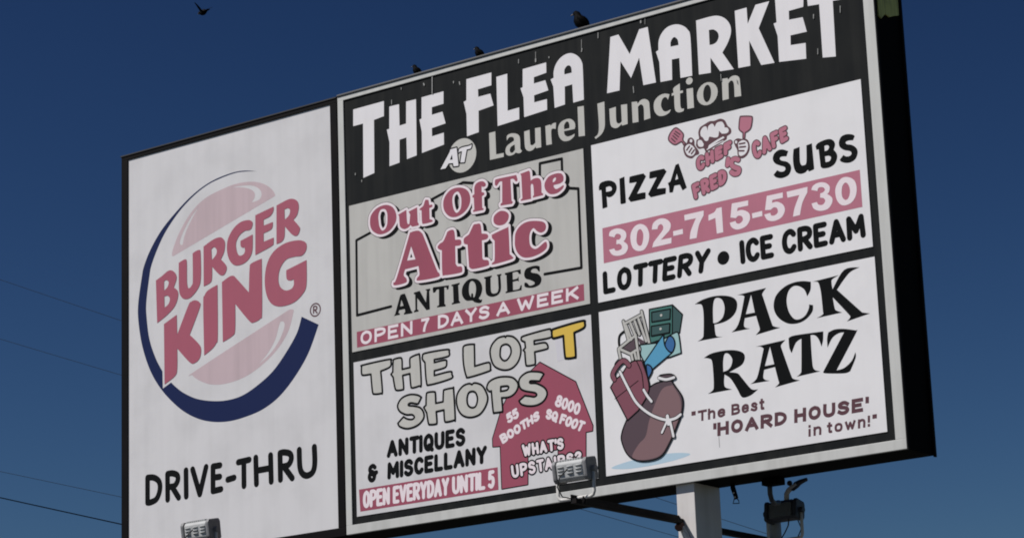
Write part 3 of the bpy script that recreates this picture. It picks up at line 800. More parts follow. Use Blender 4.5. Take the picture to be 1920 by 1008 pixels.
# ---- cafe panel
p3 = tenant([(1108.5, 273.2), (1613.5, 149), (1638, 461), (1123, 568.5)], 'white2', 'white panel for a pizza cafe with a pink telephone band')
PZ = [poly('z1', s) for s in (
    "135,510 165,440~ 250,400~ 350,390~ 440,430~ 475,510~ 460,600~ 400,680~ 330,708~ 285,690 300,880 290,895~ 215,920~ 205,905 185,570 140,578",
    "525,355 620,315 650,800 635,820~ 560,838 545,820",
    "715,340 745,310~ 980,255 1030,310 860,640 1000,612~ 1022,640~ 1018,725~ 1000,740~ 740,795 690,735 850,420 730,440~ 710,420~",
    "1095,250 1120,220~ 1370,165 1418,220 1235,545 1390,530~ 1405,550~ 1400,630~ 1385,645~ 1120,708 1065,650 1230,330 1110,355~ 1090,335~",
    "1585,95 1645,68 1800,525 1720,580 1665,470 1565,490 1540,600 1530,615~ 1470,620 1462,500 1440,440 1490,405")]
print_obj('lettering', [('ink', PZ, [poly('z1', "272,520 340,500~ 380,530~ 370,580~ 275,605"), poly('z1', "1610,260 1635,360 1582,378")], [])], p3, TB)
SB = [poly('u1', s) for s in (
    "445,400 415,490 330,495~ 300,525~ 330,560~ 420,580~ 480,630~ 495,710~ 450,810~ 340,862~ 240,850~ 192,805 255,725 310,750~ 365,745~ 395,710~ 380,670~ 300,645~ 220,610~ 180,540~ 200,450~ 270,385~ 350,370~",
    "535,365 640,325 645,560~ 670,635~ 710,640~ 755,590~ 755,300 850,265 890,690 880,715~ 800,750 780,720 730,770~ 650,790~ 580,760~ 540,670~ 525,520~",
    "912,320 950,265~ 1060,210~ 1160,192~ 1225,225~ 1248,290~ 1225,375 1275,440~ 1283,520~ 1240,620~ 1150,680~ 1040,695~ 1000,665 965,370 930,378",
    "1585,145 1555,215 1480,220~ 1430,245~ 1450,280~ 1540,295~ 1615,350~ 1635,430~ 1600,530~ 1520,590~ 1430,602~ 1350,580~ 1328,545 1390,465 1440,490~ 1500,480~ 1530,440~ 1500,400~ 1400,380~ 1330,330~ 1312,250~ 1345,160~ 1420,115~ 1500,108~ 1560,120~")]
print_obj('lettering', [('ink', SB, [poly('u1', "1065,310 1115,298~ 1145,325~ 1120,380~ 1070,400"), poly('u1', "1075,490 1140,480~ 1178,510~ 1150,570~ 1085,588")], [])], p3, TB)
print_obj('telephone_band', [('pink', [poly('px', "1130.2,428 1612.8,318.5 1617.8,388.1 1132.9,493.8")], [], [])], p3, TB)
PH = [('v1', "155,295 165,250~ 215,220~ 275,218~ 325,245~ 338,290~ 325,330~ 308,350 348,385~ 352,430~ 320,480~ 250,502~ 190,490~ 156,440 212,425 222,445~ 250,448~ 285,430~ 290,400~ 268,378~ 232,382 235,335 265,330~ 282,300~ 265,275~ 230,275~ 212,308"),
      ('v1', "380,320~ 390,250~ 430,190~ 490,168~ 550,200~ 578,280~ 565,370~ 520,440~ 450,450~ 400,410~"),
      ('v1', "605,228 620,160~ 680,115~ 750,115~ 800,160~ 795,225~ 750,280~ 700,335 812,312 810,370 610,415 625,360~ 670,300~ 720,230~ 722,190~ 700,170~ 672,190~ 665,222"),
      ('v1', "828,245 930,220 932,272 832,295"), ('v1', "945,75 1150,28 1148,80 1100,180~ 1075,315 1003,328 1015,240~ 1068,108 950,133"),
      ('v1', "1200,75 1260,45~ 1285,5 1338,-8 1355,255 1288,270 1272,105 1200,135"),
      ('v2', "60,375 200,348 200,392 110,412 105,440 150,430~ 205,455~ 215,510~ 180,570~ 110,598~ 60,580~ 42,540 92,525 102,545~ 130,545~ 155,515~ 145,485~ 115,480~ 95,500 48,495"),
      ('v2', "232,460 320,438 322,482 237,502"),
      ('v2', "360,310 497,280 498,325 408,345 405,370 450,360~ 500,385~ 515,435~ 485,495~ 420,525~ 365,515~ 338,470 390,455 400,478~ 430,475~ 455,450~ 448,415~ 420,408~ 395,428 345,432"),
      ('v2', "530,275 710,232 708,280 665,370~ 645,473 585,488 600,410~ 640,302 538,325"),
      ('v2', "742,258 760,220~ 810,195~ 865,198~ 900,230~ 895,275~ 878,292 920,325~ 920,370~ 885,420~ 820,438~ 765,420~ 745,375 790,362 805,385~ 840,385~ 862,355~ 850,330~ 818,325 820,288 845,278~ 860,255~ 840,235~ 805,240~ 795,268"),
      ('v2', "948,275~ 960,215~ 1000,160~ 1055,148~ 1110,175~ 1132,240~ 1120,320~ 1075,375~ 1010,390~ 965,350~")]
print_obj('telephone_number', [('outline', [poly(*a) for a in PH], [poly('v1', "445,330~ 455,250~ 485,222~ 512,260~ 515,320~ 500,385~ 475,398~ 452,375~"), poly('v2', "1003,280~ 1010,225~ 1035,195~ 1062,215~ 1075,265~ 1065,320~ 1040,345~ 1012,325~")], [])], p3, TB - 0.006)
for t, c, q in (("LOTTERY", 'v1', "85,668 1222,415 1202,672 95,912"), ("ICE", 'v2', "120,692 412,630 425,838 135,900"), ("CREAM", 'v2', "485,608 1195,455 1212,665 492,822")):
    print_obj('lettering', [('ink', [], [], stroke_word(t, c, q, 0.066, 38))], p3, TB)
dc = uz(1357, 483.6)
print_obj('bullet_dot', [('ink', [[(dc[0] + 0.078 * math.cos(2 * math.pi * k / 24), dc[1] + 0.078 * math.sin(2 * math.pi * k / 24)) for k in range(24)]], [], [])], p3, TB)
hat = [poly('h1', "370,330~ 375,295~ 400,280~ 392,220~ 410,165~ 460,130~ 510,100~ 560,95~ 620,73~ 670,90~ 700,145~ 735,180~ 735,225~ 695,255 690,290 470,430 450,385~ 400,390~ 370,360~")]
hw = [poly('h1', s) for s in (
    "415,210~ 440,165~ 475,155~ 490,200 500,150~ 540,125~ 565,160 590,115~ 640,105~ 665,140~ 668,165 700,170~ 712,200~ 690,225~ 640,230 610,200 600,260~ 560,270~ 510,262~ 495,300~ 465,305~ 440,270~ 420,255~",
    "385,330~ 395,300~ 425,300~ 450,340 440,365~ 400,365~", "505,350 580,300~ 655,258 668,272 580,325~ 492,385", "485,402 580,345~ 660,305 655,300 560,340~ 478,395")]
fist = [poly('h1', "235,400~ 240,360~ 270,330~ 285,285~ 320,270~ 350,300~ 355,350~ 390,400~ 400,440~ 360,460~ 320,490~ 260,465~"),
        poly('h1', "765,310~ 800,280~ 850,285~ 905,290~ 930,340~ 930,400~ 900,460~ 850,490~ 810,465~ 800,400~ 780,360~")]
fw = [poly('h1', "253,400~ 262,360~ 300,340~ 345,370~ 362,420~ 330,462~ 280,452~"), poly('h1', "812,330~ 860,298~ 905,320~ 915,370~ 895,430~ 850,462~ 820,450~ 818,390~")]
fs = []
for s in ("300,362 272,402", "325,382 297,425", "350,402 322,440", "825,338 882,328", "827,372 888,366", "825,410 872,410"):
    fs += stroke(path('h1', s), 0.02)
ring2 = ell('h1', 317, 305, 14, 18); ring3 = ell('h1', 790, 318, 12, 16)
print_obj('chef_hat_emblem', [('brown', hat, [], []), ('headwhite', hw, [], [])], p3, TB)
print_obj('fist_emblem', [('brown', fist[:1], [], []), ('headwhite', fw[:1] + [ring2], [], []), ('brown', [], [], fs[:3])], p3, TB - 0.004)
print_obj('fist_emblem', [('brown', fist[1:], [], []), ('headwhite', fw[1:] + [ring3], [], []), ('brown', [], [], fs[3:])], p3, TB - 0.004)
sp = [poly('h1', "80,275~ 105,215~ 150,170~ 190,185~ 235,235~ 230,295~ 260,330 240,350 215,315~ 150,345~ 95,315~"),
      poly('h1', "830,62~ 850,48~ 940,48~ 960,65~ 950,150~ 930,190~ 885,220 880,280 862,280 862,220 825,190~ 820,150~")]
sl = []
for s in ("152,205 200,238", "140,228 186,264", "126,252 170,290", "112,280 150,316"):
    sl += stroke(path('h1', s), 0.016)
print_obj('spatula_emblem', [('pink', sp[:1], [], []), ('brown', [], [], outline(sp[:1], 0.008) + sl)], p3, TB - 0.008)
print_obj('spatula_emblem', [('pink', sp[1:], [], []), ('brown', [], [], outline(sp[1:], 0.008))], p3, TB - 0.008)
for t, q in (("CHEF", "352,478 752,272 762,430 372,655"), ("FRED", "305,760 690,568 712,752 345,945"), ("CAFE", "930,320 1328,122 1358,300 972,530")):
    a = stroke_word(t, 'h1', q, 0.070, 52, 0.080)
    b = stroke_word(t, 'h1', q, 0.046, 52, 0.080)
    print_obj('lettering', [('brown', [], [], a), ('pink', [], [], b)], p3, TB - 0.012)

ap = path('h1', "706,496 699,560"); es = path('h1', "812,505 782,493~ 748,510~ 745,560~ 780,585~ 820,602~ 812,642~ 772,652~ 742,634")
print_obj('lettering', [('brown', [], [], stroke(ap, 0.07) + stroke(es, 0.07)), ('pink', [], [], stroke(ap, 0.052) + stroke(es, 0.052))], p3, TB - 0.012)

# ---- hoard house panel
p4 = tenant([(1123, 585.5), (1641.5, 480.5), (1663, 807), (1138, 894)], 'white2', 'white panel for a bric-a-brac shop with piled furniture')
PK = [poly('k1', s) for s in (
    "18,455 100,405~ 220,368~ 340,362~ 430,385~ 468,440~ 455,530~ 400,600~ 320,645~ 228,668 240,770~ 265,795~ 320,795 50,845 100,810~ 112,760~ 112,560~ 95,465~ 60,452~",
    "470,355 775,280 735,340~ 740,370 830,640~ 855,685~ 925,700 665,778 705,730~ 705,700 668,575 550,600 540,670~ 555,700~ 605,710 408,750 460,700~ 500,600~ 545,370 520,358~",
    "1248,215 1245,300~ 1210,370 1180,300~ 1120,262~ 1060,265~ 1010,320~ 992,420~ 1015,530~ 1070,605~ 1130,610~ 1190,570~ 1225,500~ 1230,455 1272,462 1265,530~ 1200,610~ 1110,655~ 1000,655~ 900,590~ 855,490~ 875,370~ 960,275~ 1060,225~ 1160,208~",
    "1265,215 1545,145 1475,190~ 1468,230~ 1478,295 1600,90~ 1765,62 1670,110~ 1600,190~ 1525,300 1770,520~ 1800,540~ 1875,550 1630,635 1665,590~ 1640,550~ 1480,380 1500,490~ 1520,520~ 1580,540 1310,600 1375,560~ 1375,520~ 1355,330~ 1330,230~ 1300,215~")]
print_obj('lettering', [('ink', PK, [poly('k1', "215,650 212,500~ 225,410~ 260,385~ 310,410~ 335,490~ 320,580~ 280,630~ 235,652~"), poly('k1', "615,352 655,540 560,558")], [])], p4, TB)
RZ = [poly('k2', s) for s in (
    "115,400 200,350~ 340,320~ 450,318~ 530,345~ 550,400~ 520,470~ 440,520~ 385,550 470,560~ 510,600~ 600,710~ 640,735~ 690,730 620,790~ 550,818~ 510,805~ 470,730~ 400,620~ 335,575 330,660~ 345,710~ 415,732 158,780 210,740~ 220,690~ 215,560~ 200,430~ 165,405~",
    "665,280 980,208 935,260~ 935,290 1035,570~ 1065,620~ 1135,635 870,710 910,670~ 905,640 868,495 755,525 745,600~ 765,630~ 815,640 608,675 655,640~ 690,570~ 748,300 715,280~",
    "1012,190 1080,160~ 1380,118 1378,210~ 1362,280 1330,200~ 1290,160~ 1245,158 1260,400~ 1280,515~ 1350,540 1098,598 1140,560~ 1148,500~ 1148,195 1090,240~ 1045,350 1020,290~",
    "1432,130 1500,98~ 1600,92~ 1728,108 1725,140~ 1520,530 1600,505~ 1680,430~ 1720,338 1722,400~ 1665,540 1600,562~ 1400,562~ 1382,540 1600,128 1540,140~ 1475,190~ 1425,290 1420,200~")]
print_obj('lettering', [('ink', RZ, [poly('k2', "322,545 320,440~ 335,360~ 375,355~ 415,410~ 405,480~ 370,525~"), poly('k2', "815,280 860,465 762,485")], [])], p4, TB)
for line, ws, w_ in (((62, 262, 364, 750, 132, 240), [('"The', 62, 382), ('Best', 440, 752)], 0.029),
                 ((272, 369, 497, 1745, 114, 249), [("'HOARD", 268, 962), ("HOUSE'", 1035, 1743)], 0.042),
                 ((1170, 393, 497, 1818, 283, 390), [('in', 1170, 1292), ('town!"', 1345, 1818)], 0.028)):
    for one in ws:
        print_obj('lettering', [('brown', [], [], set_line('g1', line, [one], w_, 40))], p4, TB)
print_obj('crack', [('scuff', [], [], stroke(path('px', "1348.5,815 1350,838"), 0.006))], p4, TB)
# piled furniture print
def inked(name, items, lw_=0.008, base=TB, extra=()):
    """items: (material, outline); each drawn over the last with an inked edge"""
    lay = []
    for m_, pl_ in items:
        lay.append((m_, [pl_], [], []))
        lay.append(('ink', [], [], outline([pl_], lw_)))
    lay += list(extra)
    return print_obj(name, lay, p4, base)
print_obj('ground_shadow_print', [('shade', [poly('r2', "75,950~ 200,900~ 400,852~ 600,826~ 725,836~ 600,885~ 400,930~ 200,958~")], [], [])], p4, TB)
dk = []
for x, y in ((697, 195), (690, 355)):
    dk += stroke(path('r1', "%d,%d %d,%d" % (x, y, x + 2, y)), 0.03)
inked('cabinet_print', [('green', poly('r1', "555,125 830,72 828,432 560,530")), ('greendark', poly('r1', "830,72 948,185 915,402 828,432")),
                        ('greendark', poly('r1', "585,160 805,120 800,240 587,275")), ('greendark', poly('r1', "582,325 800,290 795,400 582,440"))], extra=[('greyletter', [], [], dk)])
wh = []
for s in ("250,265 310,480", "465,150 555,520", "275,290 450,195", "285,320 345,480", "335,290 395,440", "385,265 440,420", "430,240 520,500", "195,590 385,440", "395,430 435,720", "195,600 225,740", "225,600 335,650", "335,650 395,610", "345,650 365,740", "385,640 405,720"):
    wh += [(0.05, path('r1', s))]
a, b = [], []
for w_, p_ in wh:
    a += stroke(p_, 0.05); b += stroke(p_, 0.03)
loop = stroke(path('r1', "260,385~ 205,440~ 200,540~ 225,570"), 0.03) + stroke(path('r1', "190,715~ 150,770~ 155,850"), 0.012)
print_obj('chair_print', [('sackdark', [poly('r1', "235,595 385,455 395,610 330,640"), poly('r1', "415,450 530,520 445,535")], [], []), ('ink', [], [], a + loop), ('grey', [], [], b)], p4, TB - 0.012)
inked('jug_print', [('teal', poly('r1', "440,545 640,522 870,395 905,420~ 935,640 800,690 500,750 455,660~ 460,590~")),
                    ('blue', poly('r1', "725,420 745,560~ 825,640 600,830 540,925 500,750")),
                    ('bluedark', poly('r1', "790,445~ 840,460~ 862,540~ 830,630~ 780,610~ 745,540~")),
                    ('bluedark', poly('r1', "525,785~ 580,800~ 590,860~ 545,945"))], base=TB - 0.02)
sk = poly('r2', "345,330~ 430,262~ 500,240 470,215 480,190~ 560,180~ 600,195 575,240 600,275~ 660,370~ 660,480~ 620,600~ 560,740~ 480,860~ 330,895~ 220,850~ 165,740~ 165,660~ 210,540~ 260,420~")
skl = poly('r2', "500,300~ 580,270 640,370~ 650,480~ 610,600~ 550,740~ 475,850~ 330,885~ 250,860~ 300,760~ 360,690~ 390,560~ 440,420~")
print_obj('sack_print', [('sackdark', [sk], [], []), ('sacklight', [skl], [], []), ('ink', [], [], outline([sk], 0.008))], p4, TB - 0.04)
sc = poly('r2', "72,290 108,228 165,180~ 215,100 265,72~ 330,68 390,300~ 300,480 212,560")
print_obj('suitcase_print', [('maroon', [sc], [], []), ('ink', [], [], outline([sc], 0.008) + stroke(path('r2', "285,72~ 330,180~ 345,330"), 0.012) + stroke(path('r2', "108,385 300,235"), 0.010) + stroke(path('r2', "105,225~ 90,180~ 130,110~ 180,70~ 225,110"), 0.07)),
                             ('maroon', [], [], stroke(path('r2', "105,225~ 90,180~ 130,110~ 180,70~ 225,110"), 0.05))], p4, TB - 0.052)
rope = path('r2', "150,160~ 220,300~ 290,420~ 400,510~ 520,555~ 600,545~ 648,512")
rope2 = stroke(rope, 0.03) + stroke(path('r2', "345,310~ 375,360~ 410,405"), 0.03) + stroke(path('r2', "540,560 495,660"), 0.026) + stroke(path('r2', "560,560 590,690"), 0.03) + stroke(path('r2', "540,525 550,590"), 0.04) + stroke(path('r2', "470,212~ 530,225~ 595,208"), 0.03)
rope1 = stroke(rope, 0.046) + stroke(path('r2', "345,310~ 375,360~ 410,405"), 0.046) + stroke(path('r2', "540,560 495,660"), 0.04) + stroke(path('r2', "560,560 590,690"), 0.045) + stroke(path('r2', "540,525 550,590"), 0.055) + stroke(path('r2', "470,212~ 530,225~ 595,208"), 0.045)
print_obj('rope_print', [('ink', [], [], rope1), ('white2', [], [], rope2)], p4, TB - 0.062)

# ------------------------------------------------------------------ support poles
def solve_Y(px, py, u):
    r = ray(px, py)
    return (CAM + r * ((u - CAM.x) / r.x))
PY0 = 0.05
pu0 = at(1270, 960, PY0).x
pu1 = at(1304, 960, PY0).x
pback = solve_Y(1352, 960, pu1)
PY1 = min(max(pback.y, 0.3), 0.8)
armz = at(1272, 981, PY0).z
FY = solve_Y(1085, 946, pu0 + 0.04).y
print('pole', pu0, pu1, PY1, 'arm z', armz, 'front lamp Y', FY, 'zTop', zTop, 'zBot', zBot)
def make_pole(x, label, behind):
    t = thing('sign_pole', label, 'pole', (x + (pu1 - pu0) / 2, (PY0 + PY1) / 2, 0), 'poles carrying the sign')
    bm = bmesh.new(); add_box(bm, x, x + pu1 - pu0, PY0, PY1, 0, zBot + 0.004)
    bm_obj('post', bm, M['pole'], t, bevel=0.008)
    bm = bmesh.new(); add_box(bm, x - 0.15, x + pu1 - pu0 + 0.15, PY0 - 0.15, PY1 + 0.15, 0.0, 0.03)
    bm_obj('base_plate', bm, M['steel'], t)
    # front floodlight arm: an angle bar with its brace
    xa = x + 0.045
    bm = bmesh.new()
    add_box(bm, xa - 0.035, xa + 0.035, FY - 0.1, PY0 - 0.005, armz - 0.005, armz + 0.045)
    add_box(bm, xa - 0.035, xa - 0.02, FY - 0.1, PY0 - 0.005, armz + 0.047, armz + 0.09)
    bm_obj('floodlight_arm', bm, M['steel'], t)
    bm = bmesh.new(); add_tube(bm, [(xa, PY0 - 0.01, armz - 0.01), (xa, PY0 - 0.07, armz - 0.06)], 0.045, 8)
    bm_obj('arm_bracket', bm, M['rust'], t)
    bm = bmesh.new(); add_tube(bm, [(xa + 0.02, PY0 - 0.02, armz - 0.03), (xa + 0.18, PY0 - 0.015, armz - 0.34)], 0.02, 6)
    bm_obj('brace', bm, M['galv'], t)
    if behind:
        bm = bmesh.new()
        add_box(bm, x + 0.10, x + 0.17, PY1 + 0.003, 2.2, armz - 0.06, armz + 0.0)
        bm_obj('floodlight_arm', bm, M['steel'], t)
    return t
make_pole(pu0, 'white square steel pole under the flea market sign, visible at the lower edge', True)
xL = at(583, 1010, PY0).x
make_pole(xL, 'second sign pole under the joint of the two cabinets, below the picture edge', False)

# ------------------------------------------------------------------ floodlights
def floodlight(loc, label, m, mend, tilt, group='quartz floodlights on arms', Lx=0.335, rotz=0.0, yoke_h=0.30, k=0.70):
    t = thing('floodlight', label, 'floodlight', loc, group)
    T = Matrix.Translation(Vector(loc)) @ Matrix.Rotation(rotz, 4, 'Z')
    zc_ = yoke_h
    Rt = T @ Matrix.Translation((0, 0, zc_)) @ Matrix.Rotation(tilt, 4, 'X') @ Matrix.Diagonal((1, k, k, 1))
    def done(name, bm, mm, TT, par, bevel=0, smooth_=False):
        bm.transform(TT)
        return bm_obj(name, bm, mm, par, smooth_, bevel)
    # housing: polygon section (y, z), glass towards +y
    sec = [(-0.10, -0.15), (-0.145, -0.10), (-0.15, 0.11), (-0.12, 0.155), (0.10, 0.17), (0.13, 0.13), (0.13, -0.13), (0.08, -0.15)]
    bm = bmesh.new(); add_prism(bm, [Vector((-Lx / 2, y, z)) for y, z in sec], Vector((Lx, 0, 0)))
    h = done('housing', bm, m, Rt, t, 0.012)
    sc_ = [(y * 1.1, z * 1.12) for y, z in sec]
    for s in (-1, 1):
        bm = bmesh.new(); add_prism(bm, [Vector((s * (Lx / 2 + 0.003), y, z)) for y, z in sc_], Vector((s * 0.05, 0, 0)))
        done('end_cap', bm, mend, Rt, t, 0.018)
    # ribs on the top
    bm = bmesh.new()
    for i in range(9):
        x = -Lx / 2 + 0.035 + i * (Lx - 0.07) / 8
        add_box(bm, x - 0.012, x + 0.012, -0.12, 0.09, 0.152, 0.182)
    done('cooling_ribs', bm, m, Rt, t)
    # louvre bumps on the back in three groups
    for gx in (-0.33, 0.02, 0.35):
        for k in range(3):
            bm = bmesh.new()
            cx = gx * Lx
            zz = 0.07 - k * 0.05
            add_tube(bm, [(cx - 0.036, -0.142, zz - 0.006), (cx - 0.026, -0.160, zz), (cx + 0.026, -0.160, zz), (cx + 0.036, -0.142, zz - 0.006)], 0.010, 8)
            done('louvre', bm, m, Rt, t, 0, True)
    bm = bmesh.new(); add_box(bm, -Lx / 2 + 0.02, Lx / 2 - 0.02, 0.132, 0.137, -0.12, 0.12)
    done('glass', bm, M['glass'], Rt, t)
    # yoke
    bm = bmesh.new()
    a = Lx / 2 + 0.062
    add_tube(bm, [(-a, 0, zc_ + 0.02), (-a, 0, 0.06), (-a + 0.015, 0, 0.025), (-a + 0.05, 0, 0.012), (a - 0.05, 0, 0.012), (a - 0.015, 0, 0.025), (a, 0, 0.06), (a, 0, zc_ + 0.02)], 0.02, 8, flat=(1.0, 0.8))
    done('yoke', bm, M['galv'], T, t, 0, True)
    for s in (-1, 1):
        bm = bmesh.new(); add_tube(bm, [(s * (a - 0.02), 0, zc_), (s * (a + 0.035), 0, zc_)], 0.035, 10)
        done('yoke_bolt', bm, mend, T, t)
    bm = bmesh.new(); add_tube(bm, [(0.1, 0, 0.02), (0.1, 0, -0.06)], 0.02, 8)
    done('mounting_stud', bm, M['steel'], T, t)
    # cable from the back
    pts = [Vector((0.02, -0.165, zc_ - 0.0)), Vector((-0.06, -0.20, zc_ - 0.08)), Vector((-0.10, -0.2, zc_ - 0.18)), Vector((-0.08, -0.14, zc_ - 0.28)), Vector((-0.01, -0.05, 0.0))]
    bm = bmesh.new(); add_tube(bm, pts, 0.007, 6)
    done('cable', bm, M['rubber'], T, t, 0, True)
    return t
fl = at(1076, 934, FY)
floodlight((pu0 + 0.045 - 0.03, FY, armz + 0.05), 'grey floodlight on an arm in front of the barn picture', M['lamp'], M['lampend'], math.radians(7))
floodlight((xL + 0.045 - 0.03, FY, armz + 0.05), 'grey floodlight cut by the picture edge, below the drive-thru lettering', M['lamp'], M['lampend'], math.radians(7))
BY = 1.5
bl_ = at(1470, 959, BY)
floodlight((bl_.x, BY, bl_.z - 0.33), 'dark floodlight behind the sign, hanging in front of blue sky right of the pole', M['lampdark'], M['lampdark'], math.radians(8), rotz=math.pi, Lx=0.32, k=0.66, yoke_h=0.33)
bm = bmesh.new()
pp = at(1453, 985, BY + 0.15)
add_tube(bm, [(pp.x, BY + 0.15, 0), (pp.x, BY + 0.15, bl_.z - 0.06)], 0.07, 20)
o = bm_obj('lamp_post', bm, M['galv'], None, True)
o['label'] = 'slim round galvanised post directly below the dark floodlight'
o['category'] = 'post'
# conduit from the cabinet to the lamp and the bent stub with a sensor
def tube_thing(name, pts, rad, m, label, cat, extra=()):
    t = thing(name, label, cat, pts[0])
    bm = bmesh.new(); add_tube(bm, pts, rad, 10)
    bm_obj('pipe', bm, m, t, True)
    return t
cz = zBot
c0 = at(1443, 905, 0.56)
cy_ = 0.56
t = tube_thing('cable_conduit', [(c0.x, cy_, cz + 0.0), at(1444, 925, cy_), at(1447, 937, cy_ + 0.1), at(1453, 943, cy_ + 0.3), at(1460, 941, cy_ + 0.5)], 0.028, M['lampdark'], 'short dark bent conduit dropping from the sign underside to the floodlight', 'conduit')
bm = bmesh.new(); add_box(bm, c0.x - 0.04, c0.x + 0.17, 0.45, 0.61, cz - 0.07, cz + 0.004)
bm_obj('junction_box', bm, M['body'], t, bevel=0.008)
s0 = at(1475, 944, BY)
t = tube_thing('sensor_stub', [s0, at(1475, 925, BY), at(1479, 918, BY), at(1486, 913, BY)], 0.03, M['galv'], 'bent grey pipe stub with black sensor pointing up right on top of the dark floodlight', 'sensor')
bm = bmesh.new(); add_tube(bm, [at(1480, 915, BY - 0.03), at(1493, 906, BY - 0.03)], [0.022, 0.018], 8)
bm_obj('joint', bm, M['lamp'], t, True)
bm = bmesh.new(); add_tube(bm, [at(1485, 917, BY), at(1493, 908, BY), at(1500, 903, BY), at(1513, 897.5, BY)], [0.026, 0.04, 0.03, 0.02], 10)
bm_obj('sensor_head', bm, M['lampdark'], t, True)
bm = bmesh.new(); bmesh.ops.create_uvsphere(bm, u_segments=12, v_segments=8, radius=0.032, matrix=Matrix.Translation(at(1480.5, 905, BY)))
bm_obj('knob', bm, M['rubber'], t, True)
bm = bmesh.new(); add_tube(bm, [at(1479, 972, BY - 0.1), at(1478, 984, BY - 0.05), at(1472, 997, BY), at(1463, 1012, BY)], 0.008, 6)
o = bm_obj('loose_cable', bm, M['rubber'], None, True)
o['label'] = 'thin black cable curving down from the dark floodlight'; o['category'] = 'cable'
# hanging bracket
hb = at(1372, 914, 0.50)
t = thing('hanging_bracket', 'small black bracket with a wire ring hanging under the sign, just right of the pole', 'bracket', hb)
bm = bmesh.new()
a0, a1 = at(1374, 913, 0.5), at(1381, 934, 0.5)
add_tube(bm, [(a0.x, 0.5, zBot + 0.003), a0, a1], [0.03, 0.032, 0.026], 6, flat=(1.0, 0.5))
bm_obj('strap', bm, M['body'], t)
bm = bmesh.new()
add_tube(bm, [at(1377, 933, .5), at(1374.5, 943, .5), at(1386, 942.5, .5), at(1385, 937, .5), at(1381, 933, .5)], 0.006, 6)
bm_obj('ring', bm, M['steel'], t)
for p in (at(1375.5, 923, .47), at(1378, 931, .47)):
    bm = bmesh.new()
    bmesh.ops.create_uvsphere(bm, u_segments=8, v_segments=6, radius=0.012, matrix=Matrix.Translation(p))
    bm_obj('bolt', bm, M['lamp'], t)

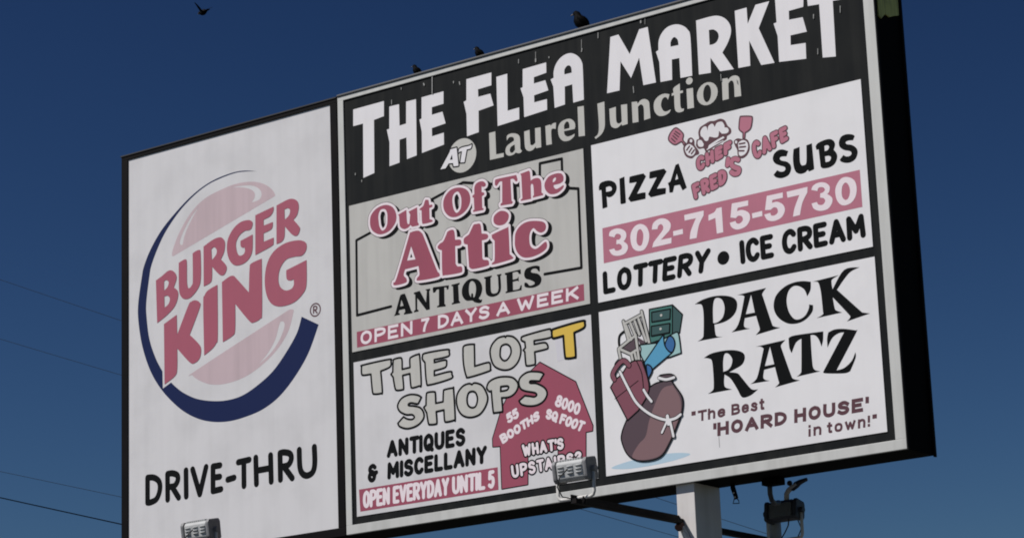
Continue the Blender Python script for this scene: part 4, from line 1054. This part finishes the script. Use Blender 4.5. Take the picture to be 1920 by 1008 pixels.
# ------------------------------------------------------------------ birds
def bird(loc, size, rotz, label, pose='perch', lean=0.0):
    t = thing('bird', label, 'bird', loc, 'black birds')
    S = Matrix.Translation(Vector(loc)) @ Matrix.Rotation(rotz, 4, 'Z') @ Matrix.Scale(size, 4)
    def done(name, bm, m):
        bm.transform(S)
        return bm_obj(name, bm, m, t, True)
    # unit bird stands about 1 high, looks along -x
    if pose == 'perch':
        sp_ = [(-0.38, 0.86), (-0.35, 0.87), (-0.27, 0.88), (-0.19, 0.83), (-0.15, 0.72), (-0.11, 0.58), (-0.02, 0.44), (0.12, 0.32), (0.27, 0.21), (0.42, 0.11), (0.64, -0.04), (0.78, -0.12)]
        rd = [0.02, 0.10, 0.155, 0.175, 0.20, 0.28, 0.33, 0.315, 0.24, 0.14, 0.09, 0.06]
    else:
        sp_ = [(-0.62, 0.06), (-0.58, 0.06), (-0.50, 0.06), (-0.40, 0.04), (-0.30, 0.01), (-0.15, -0.02), (0.05, -0.02), (0.25, 0.0), (0.42, 0.02), (0.60, 0.04), (0.75, 0.05)]
        rd = [0.02, 0.09, 0.14, 0.15, 0.17, 0.24, 0.26, 0.20, 0.12, 0.12, 0.12]
    bm = bmesh.new()
    rings = []
    for i, ((x, z), r_) in enumerate(zip(sp_, rd)):
        a, b_ = sp_[max(i - 1, 0)], sp_[min(i + 1, len(sp_) - 1)]
        tx, tz = b_[0] - a[0], b_[1] - a[1]
        L = math.hypot(tx, tz); tx /= L; tz /= L
        flat_ = 1.0 if i < len(sp_) - 3 else (0.45, 0.3, 0.2)[i - (len(sp_) - 3)]
        wide = 0.9 if i < len(sp_) - 3 else 1.15
        rings.append([bm.verts.new((x - tz * math.sin(g) * r_ * flat_, math.cos(g) * r_ * wide, z + tx * math.sin(g) * r_ * flat_)) for g in [2 * math.pi * k / 14 for k in range(14)]])
    for i in range(len(rings) - 1):
        for k in range(14):
            bm.faces.new((rings[i][k], rings[i][(k + 1) % 14], rings[i + 1][(k + 1) % 14], rings[i + 1][k]))
    bm.faces.new(rings[0]); bm.faces.new(rings[-1])
    done('body', bm, M['feather'])
    hx, hz = sp_[1]
    bm = bmesh.new(); add_tube(bm, [(hx - 0.0, 0, hz - 0.01), (hx - 0.10, 0, hz - 0.03), (hx - 0.19, 0, hz - 0.07)], [0.045, 0.03, 0.006], 8)
    done('beak', bm, M['beak'])
    for s in (-1, 1):
        bm = bmesh.new()
        if pose == 'perch':
            add_tube(bm, [(-0.14, s * 0.19, 0.66), (-0.02, s * 0.285, 0.56), (0.14, s * 0.28, 0.38), (0.32, s * 0.19, 0.20), (0.52, s * 0.07, 0.04)], [0.03, 0.12, 0.13, 0.08, 0.02], 10, flat=(0.35, 1.0))
        else:
            n = 6
            top = []
            for i in range(n + 1):
                f = i / n
                top.append((-0.22 + 0.10 * f + 0.12 * f * f, s * (0.10 + 0.85 * f), 0.05 + 0.75 * f - 0.15 * f * f))
            lo = [(p[0] + 0.30 * (1 - 0.75 * (i / n) ** 2), p[1], p[2] - 0.03) for i, p in enumerate(top)]
            V1 = [bm.verts.new(p) for p in top] ; V2 = [bm.verts.new(p) for p in lo]
            V3 = [bm.verts.new((p[0], p[1], p[2] - 0.035 * (1 - i / n) - 0.008)) for i, p in enumerate(top)]
            for i in range(n):
                bm.faces.new((V1[i], V1[i + 1], V2[i + 1], V2[i]))
                bm.faces.new((V3[i], V2[i], V2[i + 1], V3[i + 1]))
                bm.faces.new((V1[i], V3[i], V3[i + 1], V1[i + 1]))
        done('wing', bm, M['feather'])
        bm = bmesh.new(); bmesh.ops.create_uvsphere(bm, u_segments=8, v_segments=6, radius=0.022, matrix=Matrix.Translation((hx + 0.07, s * 0.10, hz + 0.02)))
        done('eye', bm, M['beak'])
        if pose == 'perch':
            bm = bmesh.new()
            add_tube(bm, [(0.02, s * 0.10, 0.28), (-0.02, s * 0.10, 0.12), (-0.01, s * 0.10, 0.015)], 0.018, 6)
            for dx, dy in ((-0.11, 0.03), (-0.11, -0.03), (-0.12, 0), (0.07, 0)):
                add_tube(bm, [(-0.01, s * 0.10, 0.015), (-0.01 + dx, s * 0.10 + dy, 0.012)], 0.012, 5)
            done('leg', bm, M['beak'])
    return t
capz = zTop + 0.03
for (px, size, rz, lab) in ((779, 0.145, 0.25, 'small black bird on the sign top, leftmost of the three perched birds'),
                            (896, 0.155, 0.1, 'small black bird on the sign top, middle of the three perched birds'),
                            (1087, 0.245, 0.2, 'largest black bird, perched on the sign top above the word FLEA')):
    # height of the cap's front edge at this picture column
    lo_, hi_ = -100.0, 400.0
    for _ in range(40):
        mid = (lo_ + hi_) / 2
        if at(px, mid, 0.0).z > capz: lo_ = mid
        else: hi_ = mid
    x = at(px, mid, 0.0).x
    bird((x, 0.03, capz - 0.012), size, rz, lab)
fb = at(381, 23, 2.0)
bird(fb, 0.17, -0.15, 'small black bird flying alone in the sky at upper left', 'fly')

# ------------------------------------------------------------------ power lines far behind
wire_m = mat('weathered_wire', (20, 22, 26), 0.8, spec=0.1)
wire_d = mat('black_wire', (3, 3, 4), 0.9, spec=0.02)
for (a, b, Y, r_, lab, mm) in (((0, 524), (225, 600), 62, 0.011, 'thin overhead wire, uppermost of the four left of the sign', wire_m),
                           ((0, 635), (225, 702), 62, 0.011, 'thin overhead wire, second from the top left of the sign', wire_m),
                           ((0, 883), (228, 931), 66, 0.012, 'faint overhead wire just above the thick black one', wire_m),
                           ((0, 932), (228, 982), 60, 0.028, 'thick black overhead wire, lowest at the left edge', wire_d)):
    A, B = at(a[0], a[1], Y), at(b[0], b[1], Y)
    d = B - A
    pts = []
    for k in range(-30, 90):
        f = k * 0.12
        if A.x + d.x * f > 40: break
        p = A + d * f
        p.z += 0.0045 * (f - 0.5) ** 2 * (6 if Y == 62 else 3) * 0.35
        pts.append(p)
    bm = bmesh.new(); add_tube(bm, pts, r_, 6)
    o = bm_obj('power_line', bm, mm, None, True)
    o['label'] = lab; o['category'] = 'wire'; o['group'] = 'overhead wires behind the sign'

# ------------------------------------------------------------------ render settings
scene.render.engine = 'CYCLES'
scene.cycles.filter_width = 1.9
scene.cycles.max_bounces = 6
